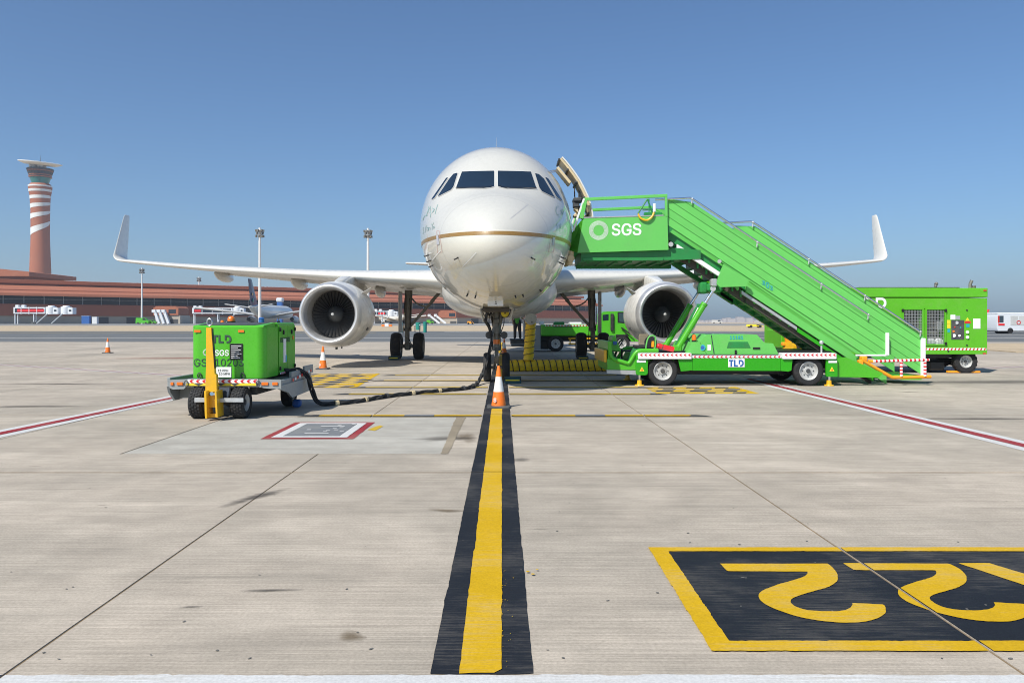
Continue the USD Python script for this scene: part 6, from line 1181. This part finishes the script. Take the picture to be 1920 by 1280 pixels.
# parked jets
def jet(name, what, loc, az, Lg, R, finmat, tailc='airliner_white'):
    t = T(name, what, 'airliner', loc); c, s = math.sin(math.radians(az)), math.cos(math.radians(az)); fw = np.array([c, s, 0]); rt_ = np.array([s, -c, 0]); o_ = np.array(loc, float); up3 = np.array([0, 0, 1.0])
    def L2W(p): p = np.asarray(p, float); return o_ + p[..., 0:1] * rt_ + p[..., 1:2] * fw + p[..., 2:3] * up3      # x right, y forward from the tail tip
    zc_ = R * 1.75; a = np.arange(28) / 28 * 2 * np.pi; rg = []
    for y, w, dz in ((0, .10, .55), (.05, .32, .45), (.14, .66, .24), (.25, .93, .05), (.33, 1, 0), (.86, 1, 0), (.92, .88, -.04), (.96, .66, -.10), (.99, .32, -.2), (1.0, .04, -.25)):
        rg.append(L2W(np.stack([R * w * np.cos(a), np.full(28, y * Lg), zc_ + R * dz + R * w * np.sin(a)], -1)))
    b = t.part('fuselage', loft(np.array(rg)), 'airliner_white', smooth=True)
    def surf(name, secs, mat, thick): t.part(name, loft([[tuple(L2W(np.array([x + nx * thick * k, y0 + (y1 - y0) * q, z + nz * thick * k]))) for q, k in ((0, 0), (.3, 1), (.7, .7), (1, 0), (.7, -.7), (.3, -1))] for x, y0, y1, z, nx, nz in secs]), mat, smooth=40)
    surf('fin', [(0, .03 * Lg, .19 * Lg, zc_ + R * .75, 1, 0), (0, -.02 * Lg, .055 * Lg, zc_ + R * 4.3, 1, 0)], finmat, .35)
    for sd in (-1, 1):
        surf('tailplane', [(sd * R * .3, .02 * Lg, .11 * Lg, zc_ + R * .5, 0, 1), (sd * Lg * .155, -.015 * Lg, .02 * Lg, zc_ + R * .9, 0, 1)], 'airliner_white', .22)
        surf('wing', [(sd * R * .8, .36 * Lg, .60 * Lg, zc_ - R * .6, 0, 1), (sd * Lg * .16, .36 * Lg, .49 * Lg, zc_ - R * .15, 0, 1), (sd * Lg * .46, .26 * Lg, .31 * Lg, zc_ + R * .55, 0, 1)], 'airliner_white', .45)
        eo = L2W(np.array([sd * Lg * .155, .56 * Lg, zc_ - R * 1.05])); t.part('engine', lathe([(-.09 * Lg, R * .30), (-.05 * Lg, R * .46), (0, R * .50), (.015 * Lg, R * .45), (.012 * Lg, R * .38), (-.01 * Lg, R * .35), (-.01 * Lg, .01)], eo, fw, 24), 'wing_grey')
        for yw in (.44,): wl = L2W(np.array([sd * R * 1.4, yw * Lg, R * .22])); t.part('main_wheel', cyl(wl - rt_ * .5, wl + rt_ * .5, R * .24, n=18), 'tyre'); t.part('gear_leg', cyl(wl, wl + up3 * R * 1.0, .25), 'gear_white')
    return t, L2W, zc_, R, Lg
j1, w1_, z1, R1, L1 = jet('parked_airliner', 'distant white airliner with navy tail fin at the terminal behind the cart', (-97.5, 300, GZ), 0, 58, 2.85, 'navy')
j1.part('tail_emblem', [sph(w1_(np.array([.55, .045 * L1, z1 + R1 * 2.3])), .55, 1, (.3, 1, 1)), sph(w1_(np.array([-.55, .045 * L1, z1 + R1 * 2.3])), .55, 1, (.3, 1, 1))], 'gold_tail')
j1.part('tail_emblem', [sph(w1_(np.array([s * .55, .06 * L1, z1 + R1 * 1.5])), .8, 1, (.3, 1, 1)) for s in (-1, 1)], 'tower_teal')
jet('parked_airliner', 'distant white airliner with gold tail fin seen through the left main gear', (-54, 446, GZ), -38, 37, 1.98, 'gold_tail')
jet('parked_airliner', 'tiny far airliner on the horizon between the green trailer and the bus', (428, 700, GZ), -60, 40, 2, 'red_paint')
bt = T('tail_sign', 'small blue tower shape standing beyond the navy tailed airliner', 'tower', (-118 + 40, 420, GZ)); bt.part('column', b2((-120.2, 415, GZ), (-117.6, 418, 12.2), .1), 'blue_print'); bt.part('cap', b2((-120.6, 414.6, 12.2), (-117.2, 418.4, 14.4), .5), 'bridge_white')
# gatehouses, white stairs, jet bridges
def gatehouse(x0, x1, Y, yt, ym, what, wx_):
    a, b = (x0 - CX) / F * Y, (x1 - CX) / F * Y; zt, zm, z0 = H + (CY - yt) / F * Y, H + (CY - ym) / F * Y, float(gz(Y)); t = T('gatehouse', what, 'gatehouse', ((a + b) / 2, Y, z0))
    t.part('base', b2((a + 1, Y + .5, z0 - .3), (b, Y + 12, zm), .05), 'wall_beige'); u = t.part('upper_storey', [b2((a, Y, zm), (b - .6, Y + 12, zt - .8), .1), pXZ(Polygon([(a + .2, zt - .85), (b - .8, zt - .85), (b - 2, zt), (a + 1.4, zt)]), Y, Y + 12)], 'terracotta')
    w0_ = (wx_ - CX) / F * Y; t.part('window', b2((w0_, Y - .06, zm + .9), (w0_ + 3.4, Y + .05, zt - 1.5), .02), 'bridge_glass', u); t.part('door', b2((w0_ + .6, Y + .42, z0), (w0_ + 4.2, Y + .52, zm - 1.8), .02), 'dark_grey')
def white_stairs(xt, yt, xb, yb, Y, n, dx, what):
    a, b = P(xt, yt, Y), P(xb, yb, Y); b[2] = max(b[2], float(gz(Y)) + .1); t = T('mobile_stairs', what, 'stairs', tuple(b))
    for k in range(n): o_ = np.array([k * dx, k * .6, 0]); t.part('flight', [beam(a + o_, b + o_, 1.5, 1.1)], 'bridge_white'); t.part('landing', bx((1.7, 1.8, 1.4), a + o_ + [-.4, 0, .2], .1), 'bridge_white')
    t.part('leg', [cyl(a + [0, .3, 0], (a[0], a[1] + .3, b[2]), .14, n=8)], 'bridge_grey')
gatehouse(287, 337, 365, 574, 591, 'small terracotta gatehouse with white stairs below the left mast', 316); white_stairs(291, 584, 299, 607, 362, 3, 1.9, 'white slanted stairs against the left terracotta gatehouse')
gatehouse(822, 857, 452, 582, 596, 'small terracotta gatehouse seen beside the left edge of the belly', 842); white_stairs(818, 592, 836, 609, 448, 2, -3.6, 'white slanted stairs beside the gatehouse next to the belly')
gatehouse(-60, 4, 352, 568, 588, 'terracotta gatehouse cut by the left picture edge', -20)
def bridge(x0, x1, Y, yt, yb, what, sign, cabs=(0,), slope=0):
    a, b = P(x0, yt, Y), P(x1, yb, Y); z0 = float(gz(Y)); t = T('jet_bridge', what, 'jet bridge', (a[0], Y, z0)); zt, zb = a[2], b[2]; L_ = b[0] - a[0]
    tun = t.part('tunnel', b2((a[0], Y, zb), (b[0], Y + 3, zt), .08), 'bridge_white')
    t.part('window_band', b2((a[0] + L_ * .05, Y - .06, zb + (zt - zb) * .2), (b[0] - L_ * .04, Y + .02, zt - (zt - zb) * .16), .01), 'bridge_glass', tun)
    if sign: t.part('sign_panel', b2((a[0] + L_ * sign[0], Y - .1, zb + (zt - zb) * .3), (a[0] + L_ * sign[1], Y - .05, zt - (zt - zb) * .3), .01), 'red_paint', tun)
    for k in range(1, 4): t.part('frame_post', b2((a[0] + L_ * k / 4 - .12, Y - .12, zb - .3), (a[0] + L_ * k / 4 + .12, Y - .02, zt + .2), .01), 'bridge_white', tun)
    for x in (a[0] + L_ * .03, a[0] + L_ * .62): t.part('support_leg', [cyl((x, Y + .6, z0), (x, Y + .6, zb), .25, n=10), cyl((x, Y + 2.4, z0), (x, Y + 2.4, zb), .25, n=10)], 'bridge_white')
    t.part('bogie', [b2((a[0] + L_ * .58, Y + .2, z0 + .1), (a[0] + L_ * .67, Y + 2.8, z0 + .9), .05), cyl((a[0] + L_ * .6, Y, z0 + .5), (a[0] + L_ * .6, Y + 3, z0 + .5), .5, n=14)], 'dark_grey')
    for c in cabs: xc = b[0] + c + 2; t.part('rotunda_cab', [cyl((xc, Y + 1.5, zb - .3), (xc, Y + 1.5, zt + .2), 2.1, n=20), b2((xc + 1.2, Y, zb - .2), (xc + 3.6, Y + 3, zt - .2), .1), cyl((xc, Y + 1.5, zt + .2), (xc, Y + 1.5, zt + .8), 1.5, 1.2, 16)], 'bridge_white', smooth=30); t.part('cab_window', b2((xc + 2.0, Y - .08, zb + 1), (xc + 3.0, Y, zt - 1), .02), 'bridge_glass'); t.part('service_stair', beam((xc - .5, Y - .4, zb), (xc - 5.2, Y - .4, z0 + .2), .9, .3), 'bridge_grey')
    [t.part('roof_unit', b2((a[0] + .3 + k * 2.6, Y + .6, zt), (a[0] + 1.9 + k * 2.6, Y + 2.2, zt + 1.0), .2), 'bridge_white', tun) for k in range(2)]
bridge(25, 84, 340, 576, 588, 'white jet bridge with red sign panel at the far left', (.12, .98), (0, 6.4))
bridge(360, 436, 392, 577, 588, 'white jet bridge behind the top of the green cart', (.06, .22), (0,))
bridge(700, 726, 430, 583, 592, 'white jet bridge between the left engine and the left main gear', (.35, .85), (-13, 0))
for x, y0, y1, Y, w_, m, what in ((177, 594, 605, 352, 2.2, 'bridge_white', 'white equipment cabinet in front of the terminal at left'), (160, 592, 605, 353, 3.5, 'blue_print', 'bluish container beside the white cabinet at left'), (725, 606, 614, 240, 1.2, 'bridge_white', 'white barrier block with orange ends, right of the left engine')):
    a = P(x, y1, Y); z0 = float(gz(Y)); t = T('equipment_cabinet', what, 'cabinet', (a[0], Y, z0)); zt = H + (CY - y0) / F * Y
    bb = t.part('box', b2((a[0] - w_ / 2, Y, z0), (a[0] + w_ / 2, Y + 1.6, zt), .05), m); t.part('lid', b2((a[0] - w_ / 2 - .05, Y - .05, zt), (a[0] + w_ / 2 + .05, Y + 1.65, zt + .12), .03), 'bridge_grey', bb)
    if x == 725: t.part('end_block', [b2((a[0] + s * (w_ / 2 + .5) - .45, Y, z0), (a[0] + s * (w_ / 2 + .5) + .45, Y + 1, zt - .35), .05) for s in (-1, 1)], 'cone_orange', bb)
# small far vehicles and bins
def van(x, Y, Lg, hgt, m, what, z0=None, cat='vehicle', name='service_vehicle'):
    X_ = (x - CX) / F * Y; z0 = float(gz(Y)) if z0 is None else z0; t = T(name, what, cat, (X_, Y, z0))
    b = t.part('body', pXZ(Polygon([(X_ - Lg / 2, z0 + .35), (X_ + Lg / 2, z0 + .35), (X_ + Lg / 2, z0 + hgt * .55), (X_ + Lg * .38, z0 + hgt * .62), (X_ + Lg * .25, z0 + hgt), (X_ - Lg / 2 + .2, z0 + hgt)]), Y, Y + 1.9), m, smooth=False)
    t.part('window', pXZ(Polygon([(X_ + Lg * .05, z0 + hgt * .62), (X_ + Lg * .35, z0 + hgt * .62), (X_ + Lg * .24, z0 + hgt * .93), (X_ + Lg * .05, z0 + hgt * .93)]), Y - .03, Y), 'glass_dark', b, smooth=False)
    for e in (-.3, .3): t.part('wheel', cyl((X_ + Lg * e, Y - .05, z0 + .38), (X_ + Lg * e, Y + 1.95, z0 + .38), .38, n=16), 'tyre')
for x, Y, l, h_, m, what in ((266, 338, 5.5, 2.6, 'green_mid', 'green tug parked at the foot of the short mast'), (283, 340, 4, 1.6, 'green_yellow', 'low light green cart right of the short mast'), (1417, 215, 4.2, .95, 'label_yellow', 'low yellow vehicle on the horizon under the stairs'), (806, 330, 3, 1.7, 'green_yellow', 'small green cart seen beyond the teal bins'),
                             (1345, 520, 7, 2.2, 'wing_grey', 'pale vehicle on the horizon beneath the stairs'), (882, 300, 2.6, 1.2, 'orange_paint', 'tiny orange cart on the far apron left of the nose gear')): van(x, Y, l, h_, m, what)
for k, (x, Y, r, h_, what) in enumerate(((797, 123, .30, 1.62, 'tall teal bin on the verge right of the left main gear'), (752, 122, .28, 1.5, 'teal bin partly hidden by the left main gear leg'), (784, 160, .5, 1.5, 'dark teal hopper behind the teal bins'))):
    X_ = (x - CX) / F * Y; t = T('teal_bin', what, 'bin', (X_, Y, 0)); b = t.part('drum', lathe([(0, r * .9), (h_ * .9, r), (h_ * .9, r * 1.06), (h_, r * 1.06), (h_ + .05, r * .5), (h_ + .06, .01)], (X_, Y, 0), (0, 0, 1), 20), 'teal_paint')
for x in (778, 787): X_ = (x - CX) / F * 118; t = T('marker_post', f'thin dark {"left" if x < 780 else "right"} post beside the teal bins', 'post', (X_, 118, 0)); t.part('post', cyl((X_, 118, 0), (X_, 118, 1.1), .07, n=8), 'dark_grey'); t.part('cap', cyl((X_, 118, 1.1), (X_, 118, 1.2), .09, n=8), 'label_white')
# apron bus
bx0, bx1, Yb_ = (1869 - CX) / F * 111, (1869 - CX) / F * 111 + 13.6, 111
bs = T('apron_bus', 'white and grey apron bus cut by the right picture edge', 'bus', (bx0 + 6.8, Yb_ + 1.5, 0))
bb = bs.part('body', [pXZ(Polygon([(bx0 + .15, .38), (bx1, .38), (bx1, 2.75), (bx0 + .2, 2.75), (bx0, 2.3), (bx0, .8)]), Yb_, Yb_ + 3)], 'bridge_white'); bs.part('roof', b2((bx0 + .1, Yb_ - .03, 2.72), (bx1, Yb_ + 3.03, 2.92), .06), 'label_white', bb)
bs.part('front_window', b2((bx0 + .35, Yb_ - .03, 1.55), (bx0 + .95, Yb_ + .02, 2.5), .02), 'glass_blue', bb); bs.part('red_band', b2((bx0 + .2, Yb_ - .04, 1.12), (bx0 + 1.1, Yb_ + .02, 1.4), .01), 'red_paint', bb); bs.part('red_band', b2((bx0 + .15, Yb_ - .04, 1.5), (bx0 + .35, Yb_ + .02, 2.5), .01), 'red_lens', bb)
for a, b in ((1.9, 3.0), (3.1, 4.3), (4.4, 7.0), (7.2, 8.4), (8.5, 11.0), (11.2, 13.3)): bs.part('side_window', b2((bx0 + a, Yb_ - .03, 1.15), (bx0 + b, Yb_ + .02, 2.5), .02), 'glass_blue' if b - a > 2 else 'wing_grey', bb)
bs.part('emblem', [lathe([(0, .30), (.01, .30), (.01, .20), (0, .20)], (bx0 + 3.05, Yb_ - .05, 1.55), (0, -1, 0), 24)], 'red_paint', bb); bs.part('lower_skirt', b2((bx0 + .2, Yb_ - .02, .26), (bx1, Yb_ + 3, .39), .02), 'dark_grey', bb)
for e in (1.9, 10.5): bs.part('wheel', cyl((bx0 + e, Yb_ - .02, .4), (bx0 + e, Yb_ + 3, .4), .4, n=20), 'tyre')
# far city on the right horizon
r_ = np.random.default_rng(11)
for k in range(120):
    Y = r_.uniform(1700, 2900); x = r_.uniform(1278, 1560) if k < 95 else r_.uniform(1840, 2150); X_ = (x - CX) / F * Y; core = math.exp(-((x - 1395) / 55) ** 2)
    h_ = r_.uniform(2.5, 5) + core * r_.uniform(2, 6) + (4.5 if 1355 < x < 1400 else 0) * r_.uniform(.5, 1); w_ = r_.uniform(5, 15)
    t = T('city_building', 'pale hazy building in the far city on the right horizon', 'building', (X_, Y, GZ), 'far city buildings on the horizon')
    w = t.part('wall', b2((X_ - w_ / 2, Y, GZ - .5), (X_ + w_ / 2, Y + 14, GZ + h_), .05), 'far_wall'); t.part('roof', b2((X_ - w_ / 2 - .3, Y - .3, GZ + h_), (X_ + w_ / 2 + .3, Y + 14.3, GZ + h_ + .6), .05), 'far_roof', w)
for x, Y, h_ in ((1412, 1800, 19), (1432, 1900, 18), (1450, 1750, 14)):
    X_ = (x - CX) / F * Y; t = T('radio_mast', {1412: 'leftmost', 1432: 'middle', 1450: 'rightmost'}[x] + ' of three thin red and white masts over the far city', 'mast', (X_, Y, GZ))
    for k in range(5): t.part('section', cyl((X_, Y, GZ + h_ * k / 5), (X_, Y, GZ + h_ * (k + 1) / 5), .7 - .1 * k, .6 - .1 * k, 6), ('red_paint', 'label_white')[k % 2])
# ------------------------------------------------------------------ haze
HAZE = usdkit.material(stage, '/World/Looks/haze_air', {"v": ("principled_volume", {"color": (.86, .90, .97), "density": .00017, "anisotropy": .2})}, volume="v.volume")
g = usdkit.mesh(stage, '/World/haze', trimesh.creation.box(bounds=[(-2600, -60, -1.2), (2600, 3300, 150)]), HAZE); tag(g.GetPrim(), kind='stuff')
